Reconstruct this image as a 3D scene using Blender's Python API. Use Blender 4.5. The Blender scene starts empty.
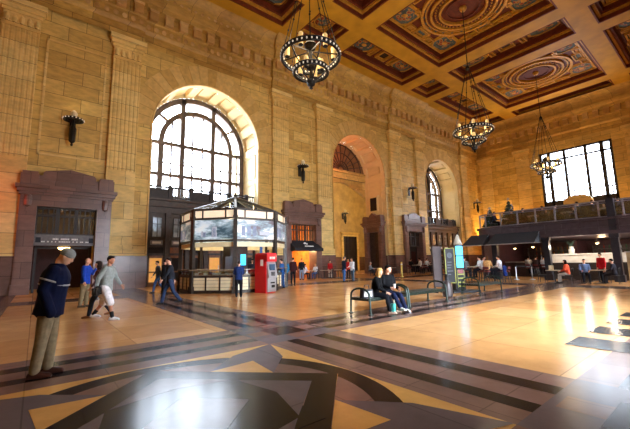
import bpy, math, random
from mathutils import Vector, Matrix
random.seed(7)
PI = math.pi
SC = bpy.context.scene
COL = SC.collection

# ------------------------------------------------------------------ helpers
def lin(h):
    h = h.lstrip('#')
    o = []
    for i in (0, 2, 4):
        v = int(h[i:i+2], 16)/255
        o.append(v/12.92 if v <= .04045 else ((v+.055)/1.055)**2.4)
    return (*o, 1)

class NT:
    def __init__(s, name):
        s.mat = bpy.data.materials.new(name); s.mat.use_nodes = True
        s.t = s.mat.node_tree; s.n = s.t.nodes; s.l = s.t.links
        s.bsdf = s.n['Principled BSDF']; s.out = s.n['Material Output']
    def node(s, typ, **kw):
        nd = s.n.new(typ)
        for k, v in kw.items(): setattr(nd, k, v)
        return nd
    def link(s, a, b): s.l.new(a, b)

def ramp(N, fac, stops):
    r = N.node('ShaderNodeValToRGB')
    el = r.color_ramp.elements
    while len(el) < len(stops): el.new(.5)
    for e, (p, c) in zip(el, stops): e.position = p; e.color = lin(c) if isinstance(c, str) else c
    N.link(fac, r.inputs['Fac']); return r.outputs['Color']

def mix(N, fac, a, b, mode='MIX'):
    m = N.node('ShaderNodeMix', data_type='RGBA', blend_type=mode)
    if hasattr(fac, 'links'): N.link(fac, m.inputs[0])
    else: m.inputs[0].default_value = fac
    for v, i in ((a, 6), (b, 7)):
        if hasattr(v, 'links'): N.link(v, m.inputs[i])
        else: m.inputs[i].default_value = lin(v) if isinstance(v, str) else v
    return m.outputs[2]

def pmat(name, color, rough=.6, metal=0, scale=6, amt=.25, bump=0, emit=None, estr=0, coat=0, spec=.5):
    N = NT(name)
    tc = N.node('ShaderNodeTexCoord')
    nz = N.node('ShaderNodeTexNoise'); nz.inputs['Scale'].default_value = scale; nz.inputs['Detail'].default_value = 4
    N.link(tc.outputs['Object'], nz.inputs['Vector'])
    c = lin(color)
    a = tuple(v*(1-amt) for v in c[:3])+(1,); b = tuple(min(1, v*(1+amt)) for v in c[:3])+(1,)
    N.link(ramp(N, nz.outputs['Fac'], [(.3, a), (.7, b)]), N.bsdf.inputs['Base Color'])
    N.bsdf.inputs['Roughness'].default_value = rough
    N.bsdf.inputs['Metallic'].default_value = metal
    N.bsdf.inputs['Specular IOR Level'].default_value = spec
    if coat: N.bsdf.inputs['Coat Weight'].default_value = coat
    if bump:
        bp = N.node('ShaderNodeBump'); bp.inputs['Strength'].default_value = bump
        N.link(nz.outputs['Fac'], bp.inputs['Height']); N.link(bp.outputs['Normal'], N.bsdf.inputs['Normal'])
    if emit:
        N.bsdf.inputs['Emission Color'].default_value = lin(emit); N.bsdf.inputs['Emission Strength'].default_value = estr
    return N.mat

def wallcoord(N):
    """world position with the horizontal run of an X- or Y-facing wall in u and height in v"""
    g = N.node('ShaderNodeNewGeometry')
    sp = N.node('ShaderNodeSeparateXYZ'); N.link(g.outputs['Position'], sp.inputs[0])
    ad = N.node('ShaderNodeMath', operation='ADD'); N.link(sp.outputs['X'], ad.inputs[0]); N.link(sp.outputs['Y'], ad.inputs[1])
    cb = N.node('ShaderNodeCombineXYZ'); N.link(ad.outputs[0], cb.inputs['X']); N.link(sp.outputs['Z'], cb.inputs['Y'])
    return cb.outputs[0], g

def stone_mat(name, c1, c2, cm, bw=1.9, bh=.95, rough=.55, mortar=.014, tone=.55):
    N = NT(name)
    v, g = wallcoord(N)
    b = N.node('ShaderNodeTexBrick'); N.link(v, b.inputs['Vector'])
    b.inputs['Scale'].default_value = 1; b.inputs['Brick Width'].default_value = bw; b.inputs['Row Height'].default_value = bh
    b.inputs['Mortar Size'].default_value = mortar; b.inputs['Mortar Smooth'].default_value = .3; b.inputs['Bias'].default_value = 0
    b.inputs['Color1'].default_value = lin(c1); b.inputs['Color2'].default_value = lin(c2); b.inputs['Mortar'].default_value = lin(cm)
    nz = N.node('ShaderNodeTexNoise'); nz.inputs['Scale'].default_value = 2.3; nz.inputs['Detail'].default_value = 6; nz.inputs['Roughness'].default_value = .65
    mp = N.node('ShaderNodeMapping'); mp.inputs['Scale'].default_value = (.6, .6, 1.6); N.link(g.outputs['Position'], mp.inputs['Vector']); N.link(mp.outputs[0], nz.inputs['Vector'])
    veins = ramp(N, nz.outputs['Fac'], [(.25, (tone, tone, tone, 1)), (.6, (1, 1, 1, 1))])
    N.link(mix(N, .8, b.outputs['Color'], veins, 'MULTIPLY'), N.bsdf.inputs['Base Color'])
    N.bsdf.inputs['Roughness'].default_value = rough
    bp = N.node('ShaderNodeBump'); bp.inputs['Strength'].default_value = .25; bp.inputs['Distance'].default_value = .02
    iv = N.node('ShaderNodeMath', operation='SUBTRACT'); iv.inputs[0].default_value = 1; N.link(b.outputs['Fac'], iv.inputs[1])
    N.link(iv.outputs[0], bp.inputs['Height']); N.link(bp.outputs['Normal'], N.bsdf.inputs['Normal'])
    return N.mat

def island_mat(name, c1, c2, c3, rough=.55):
    """each separate stone block its own tone"""
    N = NT(name); g = N.node('ShaderNodeNewGeometry')
    col = ramp(N, g.outputs['Random Per Island'], [(0, c1), (.5, c2), (1, c3)])
    nz = N.node('ShaderNodeTexNoise'); nz.inputs['Scale'].default_value = 3; nz.inputs['Detail'].default_value = 5; N.link(g.outputs['Position'], nz.inputs['Vector'])
    vv = ramp(N, nz.outputs['Fac'], [(.3, (.72, .72, .72, 1)), (.65, (1, 1, 1, 1))])
    N.link(mix(N, .8, col, vv, 'MULTIPLY'), N.bsdf.inputs['Base Color']); N.bsdf.inputs['Roughness'].default_value = rough
    return N.mat

def emat(name, color, strength, scale=4):
    return pmat(name, color, .5, emit=color, estr=strength, scale=scale, amt=.1)

class MB:
    def __init__(s): s.v = []; s.f = []; s.m = []
    def add(s, vs, fs, mi=0, M=None):
        n = len(s.v)
        if M is not None: vs = [M @ Vector(v) for v in vs]
        s.v += [tuple(v) for v in vs]; s.f += [tuple(i+n for i in f) for f in fs]; s.m += [mi]*len(fs)
    def box(s, x0, x1, y0, y1, z0, z1, mi=0, M=None):
        if x0 > x1: x0, x1 = x1, x0
        if y0 > y1: y0, y1 = y1, y0
        s.add([(x, y, z) for z in (z0, z1) for x, y in ((x0, y0), (x1, y0), (x1, y1), (x0, y1))],
              [(3, 2, 1, 0), (4, 5, 6, 7), (0, 1, 5, 4), (1, 2, 6, 5), (2, 3, 7, 6), (3, 0, 4, 7)], mi, M)
    def bar(s, a, b, w, d, mi=0, up=(0, 0, 1)):
        a = Vector(a); b = Vector(b); z = (b-a); L = z.length; z.normalize(); u = Vector(up)
        if abs(z.dot(u)) > .98: u = Vector((1, 0, 0))
        x = u.cross(z).normalized(); y = z.cross(x)
        M = Matrix.Translation(a) @ Matrix((x, y, z)).transposed().to_4x4()
        s.box(-w/2, w/2, -d/2, d/2, 0, L, mi, M)
    def tube(s, pts, r, n=8, mi=0, closed=False, flat=1, M=None):
        pts = [Vector(p) for p in pts]; N = len(pts)
        rs = r if isinstance(r, (list, tuple)) else [r]*N
        vs = []; prev = None
        for i, p in enumerate(pts):
            if closed: t = pts[(i+1) % N]-pts[i-1]
            else: t = pts[min(i+1, N-1)]-pts[max(i-1, 0)]
            t.normalize()
            if prev is None:
                u = Vector((0, 0, 1)) if abs(t.z) < .9 else Vector((0, 1, 0))
                x = u.cross(t).normalized()
            else: x = (prev-t*prev.dot(t)).normalized()
            prev = x; y = t.cross(x)
            for k in range(n):
                a = 2*PI*k/n; vs.append(p+(x*math.cos(a)+y*math.sin(a)*flat)*rs[i])
        fs = []
        for i in range(N if closed else N-1):
            j = (i+1) % N
            for k in range(n):
                fs.append((i*n+k, i*n+(k+1) % n, j*n+(k+1) % n, j*n+k))
        if not closed: fs += [tuple(range(n))[::-1], tuple((N-1)*n+k for k in range(n))]
        s.add(vs, fs, mi, M)
    def lathe(s, prof, n=16, c=(0, 0, 0), mi=0, M=None):
        vs = [(c[0]+r*math.cos(2*PI*k/n), c[1]+r*math.sin(2*PI*k/n), c[2]+z) for r, z in prof for k in range(n)]
        P = len(prof); fs = [(i*n+k, i*n+(k+1) % n, (i+1)*n+(k+1) % n, (i+1)*n+k) for i in range(P-1) for k in range(n)]
        fs += [tuple(range(n))[::-1], tuple((P-1)*n+k for k in range(n))]
        s.add(vs, fs, mi, M)
    def prism(s, poly, z0, z1, mi=0, M=None):
        n = len(poly)
        s.add([(x, y, z0) for x, y in poly]+[(x, y, z1) for x, y in poly],
              [tuple(range(n))[::-1], tuple(range(n, 2*n))]+[(i, (i+1) % n, (i+1) % n+n, i+n) for i in range(n)], mi, M)
    def sweep(s, prof, path, mi=0, closed=False):
        """prof [(out,z)] swept along horizontal path of (point, outward normal scaled for mitre)"""
        P = len(prof); vs = [(p[0]+n[0]*o, p[1]+n[1]*o, z) for p, n in path for o, z in prof]; L = len(path)
        fs = [(i*P+k, ((i+1) % L)*P+k, ((i+1) % L)*P+k+1, i*P+k+1) for i in range(L if closed else L-1) for k in range(P-1)]
        s.add(vs, fs, mi)
    def ell(s, c, r, n=12, m=8, mi=0, M=None):
        r = r if isinstance(r, (tuple, list)) else (r, r, r)
        vs = [(c[0], c[1], c[2]-r[2])]
        for i in range(1, m):
            t = -PI/2+PI*i/m
            for k in range(n):
                a = 2*PI*k/n; vs.append((c[0]+r[0]*math.cos(t)*math.cos(a), c[1]+r[1]*math.cos(t)*math.sin(a), c[2]+r[2]*math.sin(t)))
        vs.append((c[0], c[1], c[2]+r[2])); T = len(vs)-1
        fs = [(0, 1+(k+1) % n, 1+k) for k in range(n)]
        for i in range(m-2):
            for k in range(n): fs.append((1+i*n+k, 1+i*n+(k+1) % n, 1+(i+1)*n+(k+1) % n, 1+(i+1)*n+k))
        fs += [(T, 1+(m-2)*n+k, 1+(m-2)*n+(k+1) % n) for k in range(n)]
        s.add(vs, fs, mi, M)
    def ring(s, c, R, w, h, n=48, mi=0):
        """flat hoop: radial width w, height h"""
        s.lathe([(R-w/2, -h/2), (R+w/2, -h/2), (R+w/2, h/2), (R-w/2, h/2), (R-w/2, -h/2)], n, c, mi)
        s.f = s.f[:-2]; s.m = s.m[:-2]
    def loft(s, rings, n=14, mi=0, caps=True):
        """rings: (center, rx, ry[, tiltX]) ellipse in local plane; tilt about X axis"""
        vs = []
        for rg in rings:
            c, rx, ry = Vector(rg[0]), rg[1], rg[2]; R = rg[3] if len(rg) > 3 else None
            for k in range(n):
                a = 2*PI*k/n; v = Vector((rx*math.cos(a), ry*math.sin(a), 0))
                if R is not None: v = R @ v
                vs.append(c+v)
        L = len(rings)
        fs = [(i*n+k, i*n+(k+1) % n, (i+1)*n+(k+1) % n, (i+1)*n+k) for i in range(L-1) for k in range(n)]
        if caps: fs += [tuple(range(n))[::-1], tuple((L-1)*n+k for k in range(n))]
        s.add(vs, fs, mi)
    def mesh(s, name, mats, angle=35):
        me = bpy.data.meshes.new(name); me.from_pydata(s.v, [], s.f)
        for m in mats: me.materials.append(m)
        me.polygons.foreach_set('material_index', s.m)
        me.polygons.foreach_set('use_smooth', [True]*len(s.f))
        me.validate(); me.update()
        try: me.set_sharp_from_angle(angle=math.radians(angle))
        except Exception: pass
        return me
    def build(s, name, mats, parent=None, loc=None, rotz=0, label=None, angle=35):
        if not isinstance(mats, (list, tuple)): mats = [mats]
        o = bpy.data.objects.new(name, s.mesh(name, mats, angle)); COL.objects.link(o)
        if parent: o.parent = parent
        if loc: o.location = loc
        if rotz: o.rotation_euler.z = rotz
        if label: o['label'] = label
        return o

def tag(o, label, cat, group=None):
    o['label'] = label; o['category'] = cat
    if group: o['group'] = group
    return o
def struct(o): o['kind'] = 'structure'; return o
def thing(name, label, cat, loc=(0, 0, 0), rotz=0, group=None):
    o = bpy.data.objects.new(name, None); COL.objects.link(o); o.empty_display_size = .2
    o.location = loc; o.rotation_euler.z = rotz
    return tag(o, label, cat, group)
def sempty(name, loc=(0, 0, 0), rotz=0):
    o = bpy.data.objects.new(name, None); COL.objects.link(o); o.location = loc; o.rotation_euler.z = rotz
    return struct(o)
def dup(o, loc, rotz=None, label=None, parent=None):
    c = o.copy(); COL.objects.link(c)
    if parent: c.parent = parent
    else:
        c.location = loc
        if rotz is not None: c.rotation_euler.z = rotz
        if label: c['label'] = label
    for ch in list(o.children): dup(ch, None, parent=c)
    return c

# ------------------------------------------------------------------ materials
STONE = stone_mat('ashlar_stone', '#edca74', '#cda554', '#6f5026', tone=.52)
STONE_P = stone_mat('pilaster_stone', '#f3d68a', '#e2bc6c', '#8a6834', bw=60, bh=1.15, tone=.6)
STONE_S = stone_mat('soffit_stone', '#efdba4', '#e8d296', '#cdb27a', bw=40, bh=40, tone=.88, mortar=0)
STONE_E = stone_mat('entablature_stone', '#d6ac56', '#b3883e', '#5f4522', bw=2.1, bh=6, tone=.45)
VOUS = island_mat('voussoir_stone', '#d2aa5c', '#dcb568', '#e6c276')
BLOCK = island_mat('modillion_stone', '#b98b4c', '#cda364', '#dcb678')
MARBLE = stone_mat('brown_marble', '#86655b', '#70544b', '#4a3732', bw=1.3, bh=.9, rough=.3, tone=.6)
DADO = stone_mat('dado_marble', '#7e5e54', '#694e46', '#453430', bw=1.6, bh=1.05, rough=.25, tone=.6)
BRONZE = pmat('dark_bronze', '#43362f', .45, .3, 5, .3)
FRAMEM = pmat('window_bronze', '#63554d', .45, .2, 5, .2)
BRONZE2 = pmat('darker_bronze', '#2c2422', .5, .2, 5, .3)
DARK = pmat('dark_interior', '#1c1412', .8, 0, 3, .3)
WOOD = pmat('warm_wood', '#7c4b22', .4, 0, 7, .3)
WOODDK = pmat('dark_wood', '#341f1b', .4, 0, 6, .3)
GOLD = pmat('ochre_plaster', '#c39122', .55, 0, .8, .16)
GOLDL = pmat('gilded_moulding', '#c98f30', .4, .15, 5, .2)
MAROON = pmat('maroon_paint', '#69280a', .6, 0, 4, .3)
MAROOND = pmat('deep_maroon_paint', '#2a1404', .6, 0, 4, .3)
BLACK = pmat('black_metal', '#17171a', .4, .4, 8, .2)
IRON = pmat('wrought_iron', '#2b2927', .45, .6, 10, .3)
GREENM = pmat('dark_green_metal', '#1c2b24', .35, .5, 10, .2)
WHITE = pmat('white_paint', '#e6e2da', .5, 0, 5, .06)
CREAM = pmat('cream_panel', '#e8d9b0', .5, 0, 3, .08)
STEEL = pmat('brushed_steel', '#b6b9bd', .3, .8, 20, .1)
REDP = pmat('red_paint', '#d01820', .35, 0, 3, .08, coat=.3)
NAVYC = pmat('navy_canvas', '#1a1f28', .8, 0, 15, .2)
BULB = emat('lamp_bulb', '#ffd28a', 9)
SHADE = pmat('frosted_shade', '#e3d3ac', .4, 0, 6, .1)
AMBER = emat('amber_glass', '#e8c27c', .3)
BEAD = pmat('glass_bead', '#efe7d6', .2, 0, 8, .05, emit='#fff0d0', estr=.1)
SCREEN = emat('screen_blue', '#38b8ee', 1.6)
def medallion_mat():
    N = NT('painted_medallion'); g = N.node('ShaderNodeNewGeometry')
    vo = N.node('ShaderNodeTexVoronoi'); vo.inputs['Scale'].default_value = 2.6; N.link(g.outputs['Position'], vo.inputs['Vector'])
    c = ramp(N, vo.outputs['Distance'], [(.0, '#a8331e'), (.28, '#8c2a1c'), (.42, '#c58b3a'), (.55, '#566058'), (.75, '#3a4743')])
    N.link(c, N.bsdf.inputs['Base Color']); N.bsdf.inputs['Roughness'].default_value = .6
    return N.mat
MEDAL = medallion_mat()
TEAL = pmat('teal_paint', '#56605a', .6, 0, 5, .35)
def glass_mat(name, tint, gloss=.08):
    N = NT(name); N.n.remove(N.bsdf)
    tr = N.node('ShaderNodeBsdfTransparent'); tr.inputs[0].default_value = lin(tint)
    gl = N.node('ShaderNodeBsdfGlossy'); gl.inputs['Roughness'].default_value = .05
    nz = N.node('ShaderNodeTexNoise'); nz.inputs['Scale'].default_value = 1.5
    bp = N.node('ShaderNodeBump'); bp.inputs['Strength'].default_value = .02; N.link(nz.outputs['Fac'], bp.inputs['Height']); N.link(bp.outputs['Normal'], gl.inputs['Normal'])
    m = N.node('ShaderNodeMixShader'); m.inputs[0].default_value = gloss
    N.link(tr.outputs[0], m.inputs[1]); N.link(gl.outputs[0], m.inputs[2]); N.link(m.outputs[0], N.out.inputs[0])
    return N.mat
GLASS = glass_mat('window_glass', '#f4f8ff', .05); ROOFG = glass_mat('roof_pane', '#dde6e6', .012)
CASEG = glass_mat('case_glass', '#dfe8e6', .15)
def floor_mat(name, c1, c2, cm, bw, rough, tone=.7, sc=1.0):
    N = NT(name); g = N.node('ShaderNodeNewGeometry')
    b = N.node('ShaderNodeTexBrick'); N.link(g.outputs['Position'], b.inputs['Vector']); b.offset = 0
    b.inputs['Scale'].default_value = 1; b.inputs['Brick Width'].default_value = bw; b.inputs['Row Height'].default_value = bw
    b.inputs['Mortar Size'].default_value = .008; b.inputs['Color1'].default_value = lin(c1); b.inputs['Color2'].default_value = lin(c2); b.inputs['Mortar'].default_value = lin(cm)
    nz = N.node('ShaderNodeTexNoise'); nz.inputs['Scale'].default_value = 1.4*sc; nz.inputs['Detail'].default_value = 8; nz.inputs['Roughness'].default_value = .7
    N.link(g.outputs['Position'], nz.inputs['Vector'])
    vv = ramp(N, nz.outputs['Fac'], [(.3, (tone, tone, tone, 1)), (.65, (1, 1, 1, 1))])
    N.link(mix(N, .85, b.outputs['Color'], vv, 'MULTIPLY'), N.bsdf.inputs['Base Color'])
    rr = N.node('ShaderNodeMapRange'); rr.inputs['To Min'].default_value = rough*.92; rr.inputs['To Max'].default_value = rough*1.1
    N.link(nz.outputs['Fac'], rr.inputs['Value']); N.link(rr.outputs[0], N.bsdf.inputs['Roughness']); N.bsdf.inputs['Specular IOR Level'].default_value = .08
    return N.mat
F_TAN = floor_mat('tan_terrazzo', '#dba86e', '#c48e57', '#a0744a', 1.62, .19)
F_GOLD = floor_mat('gold_terrazzo', '#d9a860', '#cf9d55', '#c2924c', 3.1, .19)
F_BRN = floor_mat('brown_terrazzo', '#86695e', '#755c52', '#6b544b', .9, .19)
F_GRY = floor_mat('grey_terrazzo', '#6a6063', '#5d5558', '#544c4e', 3.1, .19)
F_BLK = floor_mat('black_terrazzo', '#1f1d20', '#1b191c', '#171618', 3.1, .18)
SKY, CHP, SCP, EXPO, SUNNY = 24.0, 400, 3, 0.82, 1.4
# ------------------------------------------------------------------ dimensions of the hall
WX0, WX1, WY0, WY1 = -9.0, 56.0, -.8, 26.0
ZC = 22.7
ARCH = [(10.35, 4.4), (27.9, 4.2), (45.05, 4.35)]       # centre, radius
SPR = 11.6
REV = 29.2                                            # back of the deep reveals
DOORX = [1.2, 19.3, 36.9]
PIL = [-1.7, 4.05, 17.0, 22.3, 34.0, 39.4, 51.3]

# ------------------------------------------------------------------ floor with its inlaid pattern
fl = MB(); FM = [F_TAN, F_GOLD, F_BRN, F_GRY, F_BLK]
fl.box(WX0, WX1, WY0, 42, -.2, 0, 0)
def rect(x0, x1, y0, y1, mi, z): fl.add([(x0, y0, z), (x1, y0, z), (x1, y1, z), (x0, y1, z)], [(0, 1, 2, 3)], mi)
BAND = [(0, .39, 2), (.39, .65, 4), (.65, 1.06, 2), (1.06, 1.36, 4), (1.36, 1.8, 2)]
YB = [3.47+17.45*k for k in range(3)]
XB = [(5.68, 1), (1.45, -1), (18.3, 1)]
MX0, MX1 = -.73, 3.47
for x in YB:
    for a, b, m in BAND: rect(x+a, x+b, WY0, WY1, m, .002)
for a, b, m in BAND: rect(MX0-b, MX0-a, WY0, WY1, m, .002)
for y, s in XB:
    for a, b, m in BAND: rect(WX0, WX1, y+a*s, y+b*s, m, .004)
    for x in YB+[MX0-1.8]:
        y0 = min(y, y+1.8*s)
        rect(x, x+1.8, y0, y0+1.8, 3, .006)
        rect(x+.5, x+1.3, y0+.5, y0+1.3, 4, .008)
        for i, j in ((0, 1), (1, 0), (1, 2), (2, 1)): rect(x+.1+.6*i, x+.5+.6*i, y0+.1+.6*j, y0+.5+.6*j, 2, .008)
rect(MX0, MX1, 1.45, 5.68, 1, .006)
CX, CY = 1.37, 3.56
def poly(pts, mi, z): fl.add([(CX+x, CY+y, z) for x, y in pts], [tuple(range(len(pts)))], mi)
def disc(r, mi, z): poly([(r*math.cos(2*PI*k/72), r*math.sin(2*PI*k/72)) for k in range(72)], mi, z)
disc(2.09, 4, .008); disc(1.8, 2, .010)
def rot4(pts, mi, z):
    for q in range(4):
        c, s = round(math.cos(q*PI/2)), round(math.sin(q*PI/2))
        poly([(x*c-y*s, x*s+y*c) for x, y in pts], mi, z)
rot4([(1.87, 0), (1.2, .65), (1.2, -.65)], 1, .012)
rot4([(2.1, 2.1), (1.22, 1.80), (.62, 1.25), (1.25, .62), (1.80, 1.22)], 3, .014)
rot4([(1.32, 1.32), (.62, 1.25), (1.25, .62)], 1, .016)
d = 1.86; poly([(d, 0), (0, d), (-d, 0), (0, -d)], 4, .018)
d = 1.42; poly([(d, 0), (0, d), (-d, 0), (0, -d)], 2, .020)
rot4([(1.42, 0), (.72, .68), (.89, -.02), (.72, -.68)], 3, .022)
d = .89; poly([(d, 0), (d, d), (-0, d), (-d, d), (-d, 0), (-d, -d), (0, -d), (d, -d)], 4, .021)
d = .55; poly([(d, 0), (0, d), (-d, 0), (0, -d)], 3, .024)
for k, x in enumerate((7.2, 8.66, 10.05, 11.45, 12.85, 14.25, 15.65, 17.05)):
    rect(x, x+.88, WY0, 2.09, 4, .008)
floor = struct(fl.build('floor', FM))

# ------------------------------------------------------------------ main wall
def arch_pts(cx, R, z0, n=28, spr=SPR):
    return [(cx-R, z0)]+[(cx-R*math.cos(PI*k/n), spr+R*math.sin(PI*k/n)) for k in range(n+1)]+[(cx+R, z0)]
def arch_wall(y, x0, x1, ztop, arches, doors, flip=1, spr=SPR):
    m = MB()
    ops = sorted([(c-R, c+R, 'a', c, R) for c, R in arches]+[(c-w, c+w, 'd', h, 0) for c, w, h in doors])
    x = x0
    def q(a, b, c, d): m.add([(p[0], y, p[1]) for p in (a, b, c, d)], [(0, 1, 2, 3)[::flip]])
    for o in ops:
        q((x, 0), (o[0], 0), (o[0], ztop), (x, ztop))
        if o[2] == 'd': q((o[0], o[3]), (o[1], o[3]), (o[1], ztop), (o[0], ztop))
        else:
            p = arch_pts(o[3], o[4], 0, spr=spr)[1:-1]
            for a, b in zip(p, p[1:]): q(a, b, (b[0], ztop), (a[0], ztop))
        x = o[1]
    q((x, 0), (x1, 0), (x1, ztop), (x, ztop))
    return m
DOORW, DOORH = 1.5, 5.05; NEAR = [(10.35, 4.4), (27.9, 4.2)]  # NEAR: unseen openings, fewer and lower to steer the daylight onto floor and lower wall
wall_main = struct(arch_wall(WY1, WX0, WX1, 22.72, ARCH, [(c, DOORW, DOORH) for c in DOORX]).build('wall_main', STONE))
wall_near = struct(arch_wall(WY0, WX0, WX1, 22.72, NEAR, [], -1, 4.6).build('wall_near', STONE))
m = MB(); m.box(WX0-.4, WX0, WY0, WY1, 0, 22.72); wall_left = struct(m.build('wall_left', STONE))

# end wall with its rectangular window
EW = (8.55, 16.75, 8.6, 16.45)
m = MB()
for (a, b, c, d_) in ((WY0, EW[0], 0, 22.72), (EW[1], 31, 0, 22.72), (EW[0], EW[1], 0, EW[2]), (EW[0], EW[1], EW[3], 22.72)):
    m.add([(WX1, a, c), (WX1, b, c), (WX1, b, d_), (WX1, a, d_)], [(3, 2, 1, 0)])
for pts in ([(EW[0], EW[2]), (EW[1], EW[2])], [(EW[1], EW[2]), (EW[1], EW[3])], [(EW[1], EW[3]), (EW[0], EW[3])], [(EW[0], EW[3]), (EW[0], EW[2])]):
    (a, b), (c, d_) = pts
    m.add([(WX1, a, b), (WX1, c, d_), (WX1+.6, c, d_), (WX1+.6, a, b)], [(0, 1, 2, 3)])
wall_end = struct(m.build('wall_end', STONE))

# deep coffered reveals of the three arches
def reveal(cx, R, y0, y1, mi_list, name, n=7):
    m = MB()
    span = [(cx-R, 0, (1, 0)), ]
    def pt(t, r):            # t: 0..1 along the half circle
        a = PI*t; return (cx-r*math.cos(a), SPR+r*math.sin(a))
    rb = R+.14
    e = .5
    def strip(ta, tb, ya, yb, r, k=4):
        for i in range(k):
            a, b = ta+(tb-ta)*i/k, ta+(tb-ta)*(i+1)/k
            pa, pb = pt(a, r), pt(b, r)
            m.add([(pa[0], ya, pa[1]), (pb[0], ya, pb[1]), (pb[0], yb, pb[1]), (pa[0], yb, pa[1])], [(0, 1, 2, 3)])
    def step(ta, tb, ya, yb, r0, r1):
        k = 4
        for y in (ya, yb):
            for i in range(k):
                a, b = ta+(tb-ta)*i/k, ta+(tb-ta)*(i+1)/k
                p = [pt(a, r0), pt(b, r0), pt(b, r1), pt(a, r1)]
                m.add([(q[0], y, q[1]) for q in p], [(0, 1, 2, 3)])
        for t in (ta, tb):
            p, q = pt(t, r0), pt(t, r1)
            m.add([(p[0], ya, p[1]), (p[0], yb, p[1]), (q[0], yb, q[1]), (q[0], ya, q[1])], [(0, 1, 2, 3)])
    g = .026
    strip(0, 1, y0, y0+e, R, 36); strip(0, 1, y1-e, y1, R, 36)
    for i in range(n):
        t0, t1 = i/n, (i+1)/n
        strip(t0, t0+g, y0+e, y1-e, R, 1); strip(t1-g, t1, y0+e, y1-e, R, 1)
        step(t0+g, t1-g, y0+e, y1-e, R, R+.3)
        strip(t0+g, t1-g, y0+e, y1-e, R+.3)
        # raised field inside the coffer
        h = .018
        strip(t0+g+h, t1-g-h, y0+e+.3, y1-e-.3, R+.16); step(t0+g+h, t1-g-h, y0+e+.3, y1-e-.3, R+.16, R+.3)
    for s in (-1, 1):        # jambs: tall recessed panels above a dado
        x = cx+s*R
        m.box(x, x+s*.3, y0+.03, y1, 0, SPR, 0)
        for za, zb in ((2.6, 6.0), (6.4, 8.6), (9.0, 11.2)):
            for (a, b, c, d_) in ((y0+e, y0+e+.12, za, zb), (y1-e-.12, y1-e, za, zb), (y0+e, y1-e, za, za+.12), (y0+e, y1-e, zb-.12, zb)):
                m.box(x-s*.06, x, a, b, c, d_, 0)
        m.box(x-s*.05, x, y0+.03, y1, 11.3, SPR, 0)
        m.box(x-s*.04, x, y0+.03, y1, 0, 2.1, 1)
    return struct(m.build(name, mi_list))
for i, (c, R) in enumerate(ARCH): reveal(c, R, WY1, REV, [STONE_S, DADO], 'trim_arch_reveal_%d' % (i+1)).name = 'trim_%d' % (i+1)

# voussoir rings round the arches, of separate blocks
m = MB()
for c, R in ARCH:
    n = 23
    for i in range(n):
        a0, a1 = PI*i/n+.004, PI*(i+1)/n-.004
        ro = R+1.6
        for k in range(2):
            b0, b1 = a0+(a1-a0)*k/2, a0+(a1-a0)*(k+1)/2
        q = [(c-r*math.cos(a), SPR+r*math.sin(a)) for r, a in ((R, a0), (R, (a0+a1)/2), (R, a1), (ro, a1), (ro, a0))]
        nn = len(m.v)
        m.add([(x, WY1-.04, z) for x, z in q]+[(x, WY1+.02, z) for x, z in q], [(0, 1, 2, 3, 4)]+[(j, (j+1) % 5+5 if 0 else j+5, (j+1) % 5+5, (j+1) % 5) for j in range(5)])
    # slim roll moulding at the arris
    p = [(x, WY1-.03, z) for x, z in arch_pts(c, R+.07, 2.3)]
    m.tube(p, .07, 6)
struct(m.build('trim_4', VOUS))

# ------------------------------------------------------------------ fluted pilasters
def pilaster_poly(w, d, flutes):
    pts = [(-w/2, 0), (-w/2, -d)]
    s = w/flutes
    for i in range(flutes):
        x = -w/2+s*(i+.5)
        pts += [(x-.055, -d), (x-.035, -d+.05), (x+.035, -d+.05), (x+.055, -d)]
    return pts+[(w/2, -d), (w/2, 0)]
def pilaster(loc, rotz, name):
    m = MB(); w = 1.75; d = .3
    m.box(-w/2-.14, w/2+.14, -d-.16, 0, 0, 2.15, 1)                      # dark dado block
    m.box(-w/2-.18, w/2+.18, -d-.2, 0, 0, .35, 1)
    m.box(-w/2-.1, w/2+.1, -d-.1, 0, 2.15, 2.6, 0); m.box(-w/2-.05, w/2+.05, -d-.06, 0, 2.6, 2.85, 0)
    m.box(-w/2, w/2, -d, 0, 2.85, 7.9, 0)
    m.box(-w/2+.3, w/2-.3, -d-.03, -d+.02, 3.3, 7.5, 0)
    m.prism(pilaster_poly(w, d, 7), 7.9, 15.9, 0)
    m.box(-w/2, w/2, -d, 0, 15.9, 16.8, 0)
    m.box(-w/2-.04, w/2+.04, -d-.05, 0, 15.85, 15.98, 0)
    for k in range(5):                                                   # carved band under the capital
        x = -w/2+w*(k+.5)/5
        m.lathe([(.02, -.3), (.11, -.2), (.14, 0), (.09, .22), (.02, .32)], 8, (x, -d, 16.35), 0)
    for z0, z1, o in ((16.75, 16.95, .08), (16.95, 17.2, .18), (17.2, 17.6, .27)):
        m.box(-w/2-o, w/2+o, -d-o, 0, z0, z1, 0)
    return struct(m.build(name, [STONE_P, DADO], None, loc, rotz))
T = [10]
def tn(): T[0] += 1; return 'trim_%d' % T[0]
for x in PIL: pilaster((x, WY1, 0), 0, tn())
for y in (18.97, 6.35, 24.4): pilaster((WX1, y, 0), -PI/2, tn())   # local -Y points to -X

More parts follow.
